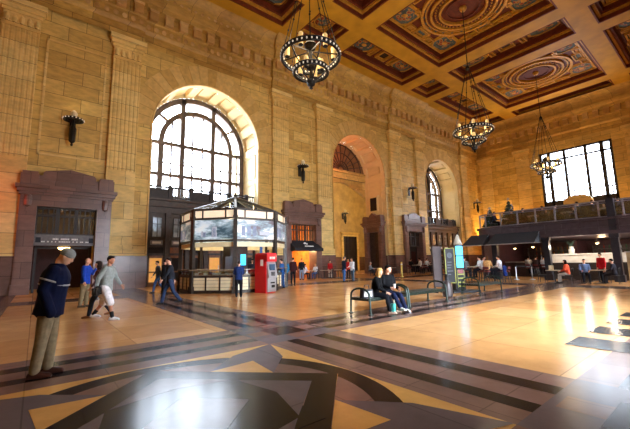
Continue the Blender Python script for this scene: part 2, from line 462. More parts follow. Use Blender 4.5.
# ------------------------------------------------------------------ entablature (breaks forward over the door bays)
def prof(o):
    return [(o+.02, 17.6), (o+.02, 18.05), (o+.07, 18.05), (o+.07, 18.5), (o+.16, 18.6), (o+.22, 18.78), (o+.06, 18.8), (o+.06, 19.55), (o+.14, 19.62),
            (o+.14, 20.42), (o+.5, 20.48), (o+.55, 20.8), (o+.62, 20.85), (o+.72, 21.15), (o+.74, 21.3), (o+.55, 21.35), (o+.6, 22.0), (o+.85, 22.5), (o+1.2, 22.72)]
runs = []
F, B = .42, .1
brk = [(-9, -2.7, B), (-2.7, 5.05, F), (5.05, 16.0, B), (16.0, 23.35, F), (23.35, 33.0, B), (33.0, 40.4, F), (40.4, 50.3, B), (50.3, 56, F)]
m = MB(); mod = MB(); orn = MB()
for x0, x1, o in brk:
    P = prof(o); L = [(x0, P), (x1, P)]
    vs = [(x, WY1-a, z) for x, pr_ in L for a, z in pr_]
    n = len(P)
    m.add(vs, [(k, n+k, n+k+1, k+1) for k in range(n-1)])
    for x in (x0, x1):
        m.add([(x, WY1, 17.6)]+[(x, WY1-a, z) for a, z in P]+[(x, WY1, 22.72)], [tuple(range(n+2))])
    k = max(1, round((x1-x0)/1.1)); s = (x1-x0)/k
    for i in range(k):
        xc = x0+s*(i+.5)
        mod.box(xc-s*.27, xc+s*.27, WY1-o-.46, WY1-o-.1, 19.66, 20.42, 0)
        mod.box(xc-s*.3, xc+s*.3, WY1-o-.5, WY1-o-.1, 20.3, 20.46, 0)
    k = max(1, round((x1-x0)/.55)); s = (x1-x0)/k
    for i in range(k):                                                   # egg ornament along the frieze and the crown
        xc = x0+s*(i+.5)
        orn.ell((xc, WY1-o-.06, 19.18), (s*.3, .045, .2), 8, 6)
        orn.ell((xc, WY1-o-.57, 21.7), (s*.28, .05, .12), 6, 5)
struct(m.build('trim_5', STONE_E)); struct(mod.build('trim_6', BLOCK)); struct(orn.build('trim_7', BLOCK))
m = MB(); mod = MB()
P = prof(B+.1); n = len(P)
m.add([(WX1-a, y, z) for y in (WY0, WY1) for a, z in P], [(k+1, n+k+1, n+k, k) for k in range(n-1)])
for i in range(24):
    yc = WY0+.56+1.1*i
    mod.box(WX1-.66, WX1-.2, yc-.3, yc+.3, 19.66, 20.42); mod.box(WX1-.7, WX1-.2, yc-.33, yc+.33, 20.3, 20.46)
struct(m.build('trim_8', STONE_E)); struct(mod.build('trim_9', BLOCK))
m = MB(); P = prof(B); m.add([(x, WY0+a, z) for x in (WX0, WX1) for a, z in P], [(k+1, n+k+1, n+k, k) for k in range(n-1)])
struct(m.build('trim_10', STONE_E))

# dark dado, wall panel mouldings, string course
m = MB()
segs = [(-9, DOORX[0]-2.1), (DOORX[0]+2.1, ARCH[0][0]-ARCH[0][1]), (ARCH[0][0]+ARCH[0][1], DOORX[1]-2.1), (DOORX[1]+2.1, ARCH[1][0]-ARCH[1][1]), (ARCH[1][0]+ARCH[1][1], DOORX[2]-2.1), (DOORX[2]+2.1, ARCH[2][0]-ARCH[2][1]), (ARCH[2][0]+ARCH[2][1], 56)]
for a, b in segs:
    m.box(a, b, WY1-.1, WY1, 0, 2.1); m.box(a, b, WY1-.14, WY1, 0, .3); m.box(a, b, WY1-.13, WY1, 2.0, 2.14)
m.box(WX1-.1, WX1, 13.4, WY1, 0, 2.1)
struct(m.build('baseboard_main', DADO))
m = MB()
def wpanel(x0, x1, z0, z1, t=.12):
    for (a, b, c, d_) in ((x0, x0+t, z0, z1), (x1-t, x1, z0, z1), (x0, x1, z0, z0+t), (x0, x1, z1-t, z1)): m.box(a, b, WY1-.06, WY1+.01, c, d_)
for c in DOORX: wpanel(c-1.65, c+1.65, 8.3, 15.9)
for a, b in ((5.05, 5.8), (14.9, 15.95), (23.3, 23.6), (32.2, 32.95), (40.4, 40.6), (49.5, 50.25)):
    m.box(a, b, WY1-.12, WY1, 2.14, 2.8)
m.box(52.4, 55.8, WY1-.06, WY1, 2.14, 2.8); wpanel(52.6, 55.4, 4, 16)
struct(m.build('trim_30', STONE_P))

# ------------------------------------------------------------------ coffered ceiling
ce = MB(); CM = [GOLD, MAROON, MAROOND, GOLDL, MEDAL, TEAL]
XS = []
for c in (-6.9, 10.55, 28.05, 45.5): XS.append((c-5.3, c+5.3))
for c in (1.83, 19.2, 36.85, 54.1): XS.append((c-1.8, c+1.8) if c < 50 else (52.4, 55.4))
XS = sorted((max(a, -8.5), b) for a, b in XS)
YS = [(2.25, 5.65), (7.3, 18.6), (20.25, 23.6)]
D = 1.15
xg = [WX0]+[v for p in XS for v in p]+[WX1]
yg = [WY0]+[v for p in YS for v in p]+[WY1]
for i in range(len(xg)-1):
    for j in range(len(yg)-1):
        if i % 2 and j % 2: continue
        a, b, c, d_ = xg[i], xg[i+1], yg[j], yg[j+1]
        ce.add([(a, c, ZC), (b, c, ZC), (b, d_, ZC), (a, d_, ZC)], [(3, 2, 1, 0)], 0)
ce.box(WX0, WX1, WY0, WY1, ZC+D+.1, ZC+D+.3, 2)
for a in ((WX0-.4, WX0, WY0-.4, WY1+.4), (WX1, WX1+.4, WY0-.4, WY1+.4), (WX0, WX1, WY0-.4, WY0), (WX0, WX1, WY1, WY1+.4)): ce.box(*a, ZC-.02, ZC+D+.3, 2)
def frame(x0, x1, y0, y1, t, z0, z1, mi):
    for (a, b, c, d_) in ((x0, x1, y0, y0+t), (x0, x1, y1-t, y1), (x0, x0+t, y0+t, y1-t), (x1-t, x1, y0+t, y1-t)): ce.box(a, b, c, d_, z0, z1, mi)
def coffer(x0, x1, y0, y1):
    frame(x0, x1, y0, y1, .12, ZC-.004, ZC+D+.1, 1)
    frame(x0+.12, x1-.12, y0+.12, y1-.12, .2, ZC+.4, ZC+D+.1, 3)
    frame(x0+.32, x1-.32, y0+.32, y1-.32, .22, ZC+.6, ZC+D+.1, 1)
    ce.box(x0+.5, x1-.5, y0+.5, y1-.5, ZC+D, ZC+D+.1, 1)
Z0 = ZC+D
def lz(a, b): return Z0-b, Z0-a
def square(cx, cy, w, h, mi_f=3, mi_in=1):
    frame(cx-w/2, cx+w/2, cy-h/2, cy+h/2, .13, Z0-.22, Z0, mi_f)
    ce.box(cx-w/2+.13, cx+w/2-.13, cy-h/2+.13, cy+h/2-.13, Z0-.06, Z0, mi_in)
    frame(cx-w/2+.24, cx+w/2-.24, cy-h/2+.24, cy+h/2-.24, .08, Z0-.14, Z0, 3)
def ceil_ring(cx, cy, R, w, h, mi, n=40): ce.ring((cx, cy, Z0-h/2), R, w, h, n, mi)
def medal(cx, cy, rx, ry):
    a = [(cx+rx*1.22*x, cy+ry*1.22*y) for x, y in ((1, .55), (.6, 1), (-.6, 1), (-1, .55), (-1, -.55), (-.6, -1), (.6, -1), (1, -.55))]
    ce.prism([(cx+(x-cx)*1.2, cy+(y-cy)*1.2) for x, y in a], Z0-.05, Z0, 0); ce.prism(a, Z0-.07, Z0, 5); ce.ell((cx, cy, Z0-.06), (rx, ry, .09), 18, 6, 4)
    for t in range(8):
        q = a[t], a[(t+1) % 8]
        ce.bar((*q[0], Z0-.1), (*q[1], Z0-.1), .1, .12, 3)
    ce.ell((cx, cy, Z0-.12), (rx*.32, ry*.32, .09), 10, 5, 3)
def big_rosette(cx, cy, R):
    ceil_ring(cx, cy, R*1.0, .22, .3, 3); ceil_ring(cx, cy, R*.86, .3, .2, 1); ceil_ring(cx, cy, R*.72, .2, .34, 3)
    for k in range(44):
        a = 2*PI*k/44; x, y = cx+R*.86*math.cos(a), cy+R*.86*math.sin(a)
        ce.bar((x, y, Z0-.3), (x, y, Z0-.1), .1, .13, 3)
    ce.lathe([(R*.62, -.04), (R*.62, .02), (.1, .02)], 32, (cx, cy, Z0-.02), 2); ceil_ring(cx, cy, R*.5, .1, .2, 1)
    ce.lathe([(.04, -.45), (.2, -.4), (.32, -.2), (.3, 0)], 12, (cx, cy, Z0), 3)
for x0, x1 in XS:
    for y0, y1 in YS:
        coffer(x0, x1, y0, y1)
        cx, cy, w, h = (x0+x1)/2, (y0+y1)/2, x1-x0, y1-y0
        if w > 6 and h > 6:
            ce.lathe([(3.6, -.05), (3.6, .02), (.1, .02)], 40, (cx, cy, Z0-.02), 1)
            big_rosette(cx, cy, 2.7)
            ceil_ring(cx, cy, 3.5, .25, .26, 3, 48); ceil_ring(cx, cy, 3.15, .12, .18, 3, 48)
            for k in range(24):
                a = 2*PI*k/24; x, y = cx+3.32*math.cos(a), cy+3.32*math.sin(a)
                ce.ell((x, y, Z0-.08), (.14, .14, .12), 8, 5, 5)
            for sx in (-1, 1):
                for sy in (-1, 1):
                    medal(cx+sx*3.35, cy+sy*3.75, .95, .8)
                square(cx+sx*3.9, cy, .95, 1.5, 3, 5)
                for sy in (-1, 1): square(cx+sx*4.25, cy+sy*1.9, .75, .9); square(cx+sx*1.55, cy+sy*4.45, 1.0, .7)
            for sy in (-1, 1): square(cx, cy+sy*4.25, 1.7, 1.0, 3, 5)
            frame(x0+.72, x1-.72, y0+.72, y1-.72, .16, Z0-.2, Z0, 3); frame(x0+.95, x1-.95, y0+.95, y1-.95, .3, Z0-.06, Z0, 0)
            for sx in (-1, 1):
                for sy in (-1, 1): square(cx+sx*2.75, cy+sy*2.75, .5, .5, 3, 2); ce.box(cx+sx*3.3-1.3, cx+sx*3.3+1.3, cy+sy*3.75-.9, cy+sy*3.75+.9, Z0-.04, Z0, 0)
        elif w > 6 or h > 6:
            lx, ly = (3.2, 0) if w > h else (0, 3.5)
            for s in (-1, 1):
                medal(cx+s*lx, cy+s*ly, .98 if w > h else .72, .72 if w > h else 1.0)
                q = 1.55
                square(cx+s*(q if w > h else 0), cy+s*(0 if w > h else q), .55 if w > h else 1.8, 1.8 if w > h else .55, 3, 1)
            square(cx, cy, 1.5, 1.5, 3, 2)
            frame(x0+.75, x1-.75, y0+.75, y1-.75, .1, Z0-.16, Z0, 1)
        else:
            square(cx, cy, 2.1, 2.1, 3, 1)
            ce.ell((cx, cy, Z0-.12), (.6, .6, .14), 14, 6, 4); ceil_ring(cx, cy, .75, .12, .2, 3, 24)
ceiling = struct(ce.build('ceiling', CM))

# ------------------------------------------------------------------ windows
def arch_window(name, cx, R, y, zb, SPR=SPR):
    root = sempty(name)
    m = MB()
    def arcbar(r, w, d, z0=None, n=36):
        pts = arch_pts(cx, r, zb if z0 is None else z0, n, SPR)
        for a, b in zip(pts, pts[1:]): m.bar((a[0], y, a[1]), (b[0], y, b[1]), w if abs(a[0]-b[0]) < 1e9 else w, d, 0, up=(0, 1, 0))
    def arcring(r, w, d):
        pts = arch_pts(cx, r, zb, 36, SPR); ins = arch_pts(cx, r-w, zb, 36, SPR); N = len(pts)
        vs = [(p[0], y+s*d/2, p[1]) for s in (-1, 1) for p in pts]+[(p[0], y+s*d/2, p[1]) for s in (-1, 1) for p in ins]
        fs = []
        for i in range(N-1): fs += [(i, i+1, 2*N+i+1, 2*N+i), (N+i+1, N+i, 3*N+i, 3*N+i+1), (2*N+i, 2*N+i+1, 3*N+i+1, 3*N+i), (i+1, i, N+i, N+i+1)]
        m.add(vs, fs)
    arcring(R, .42, .4); arcring(R-1.12, .42, .36)
    f = R/4.4
    for x in (-1.35, 1.35):
        m.box(cx+x*f-.2, cx+x*f+.2, y-.2, y+.2, zb, SPR+math.sqrt(R*R-(x*f)**2)-.1)
    for z, w in ((zb+.1, .3), (zb+1.95, .26), (SPR-.1, .28)):
        m.box(cx-R+.1, cx+R-.1, y-.16, y+.16, z-w/2, z+w/2)
    for s in (-1, 1):
        a = .62; m.bar((cx+s*(R-1.2)*math.cos(a), y, SPR+(R-1.2)*math.sin(a)), (cx+s*(R-.1)*math.cos(a), y, SPR+(R-.1)*math.sin(a)), .2, .3, 0, up=(0, 1, 0))
    for x in (-2.2, -.45, .45, 2.2):
        x *= f; r = R-1.25
        m.box(cx+x-.07, cx+x+.07, y-.06, y+.06, zb, SPR+math.sqrt(max(0, r*r-x*x)))
    for x in (-3.75, 3.75): m.box(cx+x*f-.06, cx+x*f+.06, y-.05, y+.05, zb, SPR)
    m.box(cx-R+.1, cx+R-.1, y-.05, y+.05, zb+2.9, zb+3.0)
    m.build('window_frame', FRAMEM, root)
    g = MB(); pts = arch_pts(cx, R-.1, zb, 30, SPR)
    g.add([(p[0], y+.02, p[1]) for p in pts], [tuple(range(len(pts)))]); g.build('window_pane', GLASS, root)
    return root
arch_window('window_1', ARCH[0][0], ARCH[0][1]-.02, REV-.25, 6.9)
arch_window('window_2', ARCH[2][0], ARCH[2][1]-.02, REV-.25, 6.9)
for i, (c, R) in enumerate(NEAR): arch_window('window_%d' % (i+4), c, R-.02, WY0-.15, .2, 4.6)  # unseen windows, shaped for the daylight they let in
root = sempty('window_3'); m = MB()
y0, y1, z0, z1 = EW; X = WX1+.3
for a, b, c, d_ in ((y0, y1, z0, z0+.75), (y0, y1, z1-.22, z1), (y0, y0+.3, z0, z1), (y1-.3, y1, z0, z1), (y0, y1, z1-1.35, z1-1.15)): m.box(X-.2, X+.2, a, b, c, d_)
for f in (.135, .37, .68, .9): pass
for f, w in ((.14, .4), (.365, .32), (.655, .32), (.865, .42)):
    yy = y1-(y1-y0)*f; m.box(X-.2, X+.2, yy-w/2, yy+w/2, z0, z1)
for zz in (z0+1.9, z0+4.2): m.box(X-.06, X+.06, y0, y1, zz-.06, zz+.06)
for f in (.21, .29, .44, .51, .58, .73, .8, .93): yy = y1-(y1-y0)*f; m.box(X-.05, X+.05, yy-.07, yy+.07, z0, z0+1.9)
m.build('window_frame', BRONZE2, root)
g = MB(); g.add([(X+.02, y0, z0), (X+.02, y1, z0), (X+.02, y1, z1), (X+.02, y0, z1)], [(0, 1, 2, 3)]); g.build('window_pane', GLASS, root)
m = MB()   # curved stone pediment before the end window
Mx = Matrix(((0, 0, 1, 0), (1, 0, 0, 0), (0, 1, 0, 0), (0, 0, 0, 1)))
pp = [(11.1, 7.5), (14.2, 7.5), (14.2, 8.9)]+[(12.65+1.55*math.cos(PI*k/12), 8.9+.75*math.sin(PI*k/12)) for k in range(1, 12)]+[(11.1, 8.9)]
m.prism(pp, WX1-1.0, WX1-.1, 0, Mx)
m.box(WX1-1.1, WX1-.1, 10.9, 14.4, 0, 7.5, 0)
struct(m.build('trim_31', STONE_P))
# ------------------------------------------------------------------ rooms behind the openings
ROOMW = pmat('inner_room_plaster', '#bda06c', .7, 0, 1.2, .2)
SHOPW = pmat('shop_wall', '#d08a3a', .6, 0, 2, .4)
REDW = pmat('dark_red_wall', '#3a1512', .7, 0, 3, .3)
def room(x0, x1, y0, y1, z1, mat_, fmat, name):
    m = MB()
    m.box(x0, x1, y1, y1+.1, 0, z1); m.box(x0-.1, x0, y0, y1+.1, 0, z1); m.box(x1, x1+.1, y0, y1+.1, 0, z1); m.box(x0-.1, x1+.1, y0, y1+.1, z1, z1+.1)
    return struct(m.build(name, mat_))
room(DOORX[0]-1.9, DOORX[0]+1.9, WY1+.05, WY1+5, 5.4, REDW, None, 'wall_lobby')
room(DOORX[1]-1.9, DOORX[1]+1.9, WY1+.05, WY1+4, 5.4, SHOPW, None, 'wall_shop')
room(DOORX[2]-1.9, DOORX[2]+1.9, WY1+.05, WY1+4, 5.4, REDW, None, 'wall_passage')
room(19.0, 46.5, REV, 39.5, 15.5, ROOMW, None, 'wall_inner')
# screen across the back of the open central arch: lunette, entablature and segmental opening
m = MB(); c, R = ARCH[1]
def lun(z0, rr): return [(x, z) for x, z in arch_pts(c, rr, z0, 30)]
pp = [(c-R-.1, 12.4)]+[p for p in arch_pts(c, R+.1, 12.4, 30)[1:-1] if p[1] > 12.4]+[(c+R+.1, 12.4)]
XZ = Matrix(((1, 0, 0, 0), (0, 0, 1, 0), (0, 1, 0, 0), (0, 0, 0, 1)))
m.prism(pp, REV, REV+.3, 0, XZ)
for z0, z1, o in ((11.4, 11.7, .15), (11.7, 12.15, .05), (12.15, 12.45, .25)): m.box(c-R-.1, c+R+.1, REV-o, REV+.3, z0, z1, 1)
seg = [(c-R-.2, 11.4), (c-R-.2, 9.6)]+[(c-R+2*R*k/20, 9.6+1.4*math.sin(PI*k/20)) for k in range(21)]+[(c+R+.2, 9.6), (c+R+.2, 11.4)]
m.prism(seg, REV, REV+.5, 1, XZ)
for r in (1.2, 2.3, 3.4):
    m.tube([(c-r*math.cos(PI*k/24), REV-.06, 12.5+r*math.sin(PI*k/24)*.92) for k in range(25)], .06, 6, 2)
for k in range(1, 12):
    a = PI*k/12; m.bar((c-.4*math.cos(a), REV-.06, 12.5+.4*math.sin(a)), (c-3.9*math.cos(a), REV-.06, 12.5+3.4*math.sin(a)), .08, .08, 2)
struct(m.build('trim_32', [pmat('lunette_brown', '#7d5a38', .6, 0, 2, .25), STONE, BRONZE]))

# ------------------------------------------------------------------ brown marble door surrounds
def surround(root, w=1.5, W=2.15, s=1.0, dark=None):
    m = MB(); d = .6
    for sx in (-1, 1):
        a, b = sorted((sx*w, sx*W))
        m.box(a, b, -d, 0, 0, 5.9*s); m.box(a-.05, b+.05, -d-.08, 0, 0, .55*s); m.box(a+.1, b-.1, -d-.06, 0, .9*s, 4.7*s)
        m.box(sx*w-.06*sx, sx*w+.12*sx, -d-.05, .5, 0, 5.05*s)
        m.lathe([(.02, -.4), (.17, -.3), (.2, 0), (.17, .3), (.02, .4)], 10, ((a+b)/2, -d-.02, 5.35*s))          # carved boss
        m.box(a-.06, b+.06, -d-.12, 0, 6.25*s, 6.95*s); m.box(a, b, -d-.08, 0, 6.95*s, 7.08*s)                    # corner blocks
    m.box(-w, w, -d, .5, 5.05*s, 5.9*s)
    for z0, z1, o in ((5.7, 5.85, .1), (5.85, 6.05, .22), (6.05, 6.25, .34)): m.box(-W-o*.7, W+o*.7, -d-o, 0, z0*s, z1*s)
    m.box(-W+.3, W-.3, -d+.02, 0, 6.25*s, 6.9*s)
    m.prism([(-W+.95, 6.6*s), (-W+.95, 7.05*s), (-W+1.05, 7.18*s), (0, 7.42*s), (W-1.05, 7.18*s), (W-.95, 7.05*s), (W-.95, 6.6*s)], -d-.02, 0, 0, XZ)
    return m.build('surround', dark or MARBLE, root)
def transom(root, w, z0, z1, bars=11, lit=None):
    m = MB()
    for k in range(bars+1): x = -w+2*w*k/bars; m.box(x-.035, x+.035, -.12, 0, z0, z1)
    for z in (z0, (z0+z1)/2+.3, z1-.08): m.box(-w, w, -.16, 0, z, z+.1)
    for x in (-w/3, w/3): m.box(x-.08, x+.08, -.2, 0, z0, z1)
    o = m.build('transom_grille', BRONZE2, root)
    g = MB(); g.add([(-w, .03, z0), (w, .03, z0), (w, .03, z1), (-w, .03, z1)], [(0, 1, 2, 3)]); g.build('transom_pane', lit or CASEG, root)
d1 = sempty('door_1', (DOORX[0]+.1, WY1, 0)); surround(d1, 1.55, 2.28); transom(d1, 1.45, 3.4, 5.05)
m = MB(); m.box(-1.5, 1.5, -.3, .05, 2.8, 3.4); m.box(-1.5, 1.5, -.36, 0, 3.34, 3.42); m.box(-1.5, 1.5, -.36, 0, 2.78, 2.85)
sb = m.build('sign_board', [pmat('sign_grey', '#6a6464', .5)], d1)
m = MB(); random.seed(3)
for z, x0, x1, h in ((3.16, -.62, .62, .1), (3.0, -1.15, 1.15, .07)):
    x = x0
    while x < x1:
        w = random.uniform(.04, .08)
        m.box(x, x+w, -.315, -.3, z-h/2, z+h/2); x += w+(.02 if random.random() < .8 else .12)
m.build('lettering', WHITE, sb)
m = MB()
for x in (-1.3, 1.3): m.box(x-.12, x+.12, -.32, -.3, 2.95, 3.25)
m.build('emblem', NAVYC, sb)
m = MB(); m.lathe([(.02, -.16), (.22, -.14), (.3, -.04), (.3, 0)], 16, (0, .5, 2.7)); m.build('ceiling_lamp', BULB, d1)
m = MB()
for sx in (-1, 1):
    m.box(sx*1.42, sx*1.3, .55, .65, 0, 2.7); m.box(sx*.05, sx*.12, .6, .66, 0, 2.7)
m.box(-1.42, 1.42, .55, .65, 2.62, 2.75); m.build('door_frame', BRONZE2, d1)
d3 = sempty('door_3', (DOORX[1], WY1, 0)); surround(d3); transom(d3, 1.45, 3.3, 5.05, 9)
m = MB()   # lit counter seen under the awning
m.box(-1.4, 1.4, 1.6, 2.0, 0, 1.1, 0); m.box(-1.5, 1.5, 3.6, 3.8, 1.2, 2.5, 1)
for k in range(5): m.box(-1.3+k*.55, -.85+k*.55, 3.55, 3.6, 1.7, 2.3, 2)
m.build('shop_counter', [WOOD, pmat('menu_board_wood', '#b06a24', .5), emat('menu_panel', '#ffd9a0', 2.0)], d3)
d6 = sempty('door_6', (DOORX[2], WY1, 0)); surround(d6); transom(d6, 1.45, 3.2, 5.05, 9)
m = MB()
for sx in (-1, 1): m.box(sx*1.42, sx*1.25, .3, .4, 0, 3.1); m.box(sx*.04, sx*.16, .3, .4, 0, 3.1)
m.box(-1.42, 1.42, .3, .4, 2.6, 3.2); m.build('door_frame', BRONZE2, d6)
d5 = sempty('door_5', (ARCH[1][0]+ARCH[1][1]-.04, 27.7, 0), -PI/2); surround(d5, .95, 1.4, .98)
m = MB(); m.box(-.95, .95, -.1, .1, 0, 4.95)
for z0, z1 in ((.2, 1.3), (1.5, 2.6), (2.9, 3.5), (3.7, 4.8)):
    for x0, x1 in ((-.85, -.08), (.08, .85)): m.box(x0, x1, -.16, 0, z0, z1)
m.build('door_leaf', BRONZE, d5)
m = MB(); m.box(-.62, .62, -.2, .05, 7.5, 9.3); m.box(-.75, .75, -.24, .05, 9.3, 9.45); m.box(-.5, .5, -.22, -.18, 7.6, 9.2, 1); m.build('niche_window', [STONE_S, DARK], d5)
# back door of the inner room and its surround
d4 = sempty('door_4', (39.2, 39.45, 0))
m = MB(); m.box(-1.9, -1.5, -.2, 0, 0, 5.9); m.box(1.5, 1.9, -.2, 0, 0, 5.9); m.box(-1.9, 1.9, -.2, 0, 5.5, 5.95); m.box(-2.05, 2.05, -.3, 0, 5.95, 6.15); m.build('surround', STONE_P, d4)
m = MB(); m.box(-1.5, 1.5, -.08, 0, 0, 5.5)
for k in range(5): m.box(-1.5+k*.72, -1.4+k*.72, -.16, 0, 0, 5.5)
for z in (2.4, 3.2, 4.4): m.box(-1.5, 1.5, -.14, 0, z, z+.14)
m.build('door_leaf', BRONZE2, d4)
m = MB(); m.box(19.2, 46.3, 39.38, 39.5, 0, 2.2); struct(m.build('baseboard_inner', DADO))

# ------------------------------------------------------------------ timber vestibule fronts under the big arched windows
LITDOOR = emat('lit_door_glass', '#d89a48', .4)
GREYG = pmat('reflective_pane', '#8d959c', .12, .2, 3, .4)
def front(name, cx, R, side_signs):
    root = sempty(name, (cx, 0, 0)); y = WY1+.55
    m = MB()
    m.box(-R, R, y, y+.2, 0, 5.3)
    m.box(-R, R, y-.15, REV, 5.3, 5.55); m.box(-R, R, y-.3, REV, 5.75, 6.0); m.box(-R, R, y-.1, REV, 5.55, 5.75); m.box(-R, R, y-.45, REV, 6.2, 6.35); m.box(-R, R, y-.2, REV, 6.0, 6.2)
    n = 6; s = 2*R/n
    for k in range(n+1):
        x = -R+s*k; m.box(x-.16, x+.16, y-.16, y+.1, 0, 5.3); m.box(x-.2, x+.2, y-.2, y, 0, .4); m.box(x-.2, x+.2, y-.22, y, 5.0, 5.3)
    for z in (2.25, 2.85, 3.4): m.box(-R, R, y-.1, y+.1, z-.07, z+.07)
    m.build('screen', BRONZE, root)
    for k in range(n):
        x = -R+s*(k+.5)
        w = MB(); w.box(x-.34, x+.34, y-.06, y-.02, 3.55, 4.95, 0)
        for q in (-.34, 0, .3): w.box(x+q, x+q+.04, y-.09, y-.05, 3.55, 4.95, 1)
        w.box(x-.34, x+.34, y-.09, y-.05, 4.45, 4.5, 1); w.build('side_window', [GREYG, BRONZE2], root)
        w = MB(); w.box(x-.42, x+.42, y-.12, y-.02, 2.95, 3.28, 0); w.box(x-.3, x+.3, y-.13, y-.11, 3.04, 3.2, 1); w.build('notice_panel', [pmat('notice_grey', '#8a8688', .5), WHITE], root)
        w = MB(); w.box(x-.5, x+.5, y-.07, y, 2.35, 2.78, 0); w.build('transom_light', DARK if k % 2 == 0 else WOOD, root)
        d = MB()
        for q in (-1, 1):
            d.box(x+q*.5, x+q*.42, y-.1, y, 0, 2.18, 0); 
        d.box(x-.5, x+.5, y-.1, y, 0, .3, 0); d.box(x-.5, x+.5, y-.1, y, 2.0, 2.18, 0); d.box(x-.5, x+.5, y-.1, y, .95, 1.05, 0)
        d.box(x-.42, x+.42, y-.05, y-.01, .3, 2.0, 1)
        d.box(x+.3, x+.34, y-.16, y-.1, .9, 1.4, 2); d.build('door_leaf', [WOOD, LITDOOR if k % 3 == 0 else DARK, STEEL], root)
    m = MB()
    yb = y+.15
    m.box(-R, R, yb-.06, yb+.06, 6.5, 6.58); m.box(-R, R, yb-.08, yb+.08, 7.25, 7.38)
    k = 0
    nb = 44
    for k in range(nb+1):
        x = -R+2*R*k/nb
        if k % 8 == 0: m.box(x-.14, x+.14, yb-.12, yb+.12, 6.3, 7.45)
        elif (k//8) % 2: m.tube([(x, yb, 6.4), (x, yb, 7.3)], .05, 5)
    for q in (0, 2, 4): x0, x1 = -R+2*R*q*8/nb, -R+2*R*min(nb, q*8+8)/nb; m.box(x0+.1, x1-.1, yb-.03, yb+.03, 6.4, 7.2)
    m.build('balustrade', BRONZE2, root)
front('door_2', ARCH[0][0], ARCH[0][1], 0); front('door_7', ARCH[2][0], ARCH[2][1], 0)

# ------------------------------------------------------------------ wall sconces
def sconce(loc, rotz, label):
    t = thing('wall_sconce', label, 'lamp', loc, rotz, 'wrought iron wall sconces')
    m = MB(); m.box(-.16, .16, -.08, 0, -.7, .35); m.lathe([(.02, -.1), (.12, 0), (.02, .1)], 8, (0, -.1, .35)); m.tube([(0, -.05, .1), (0, -.35, .2), (0, -.55, .1)], .05, 8); m.build('bracket', IRON, t)
    m = MB(); m.ring((0, -.6, .22), .5, .1, .12, 24); m.ring((0, -.6, .22), .34, .06, .08, 20)
    for k in range(4):
        a = PI*k/4; m.bar((-.48*math.cos(a), -.6-.48*math.sin(a), .22), (.48*math.cos(a), -.6+.48*math.sin(a), .22), .05, .05)
    for k in range(18): a = 2*PI*k/18; m.ell((.56*math.cos(a), -.6+.56*math.sin(a), .22), .045, 6, 4, 1)
    m.build('hoop', [IRON, BEAD], t)
    m = MB(); m.lathe([(.05, 0), (.17, .05), (.2, .3), (.12, .42), (.04, .5)], 10, (0, -.6, .35)); m.build('shade', SHADE, t)
    m = MB(); m.lathe([(.03, -1.5), (.08, -1.42), (.05, -1.32), (.17, -1.2), (.2, -.35), (.12, -.2), (.05, .2)], 8, (0, -.6, 0))
    m.build('lantern', IRON, t)
    return t
SCON = [((1.2, WY1, 10.45), 0, 'iron wall sconce high above the left brown doorway'), ((19.3, WY1, 10.45), 0, 'iron wall sconce high above the doorway with the black awning'),
        ((36.9, WY1, 10.45), 0, 'iron wall sconce between the open middle arch and the far arched window'), ((54.2, WY1, 10.2), 0, 'iron wall sconce near the far corner above the small tree'),
        ((37.8, 39.4, 8.9), 0, 'iron wall lamp inside the dark passage behind the middle arch')]
for a in SCON: sconce(*a)

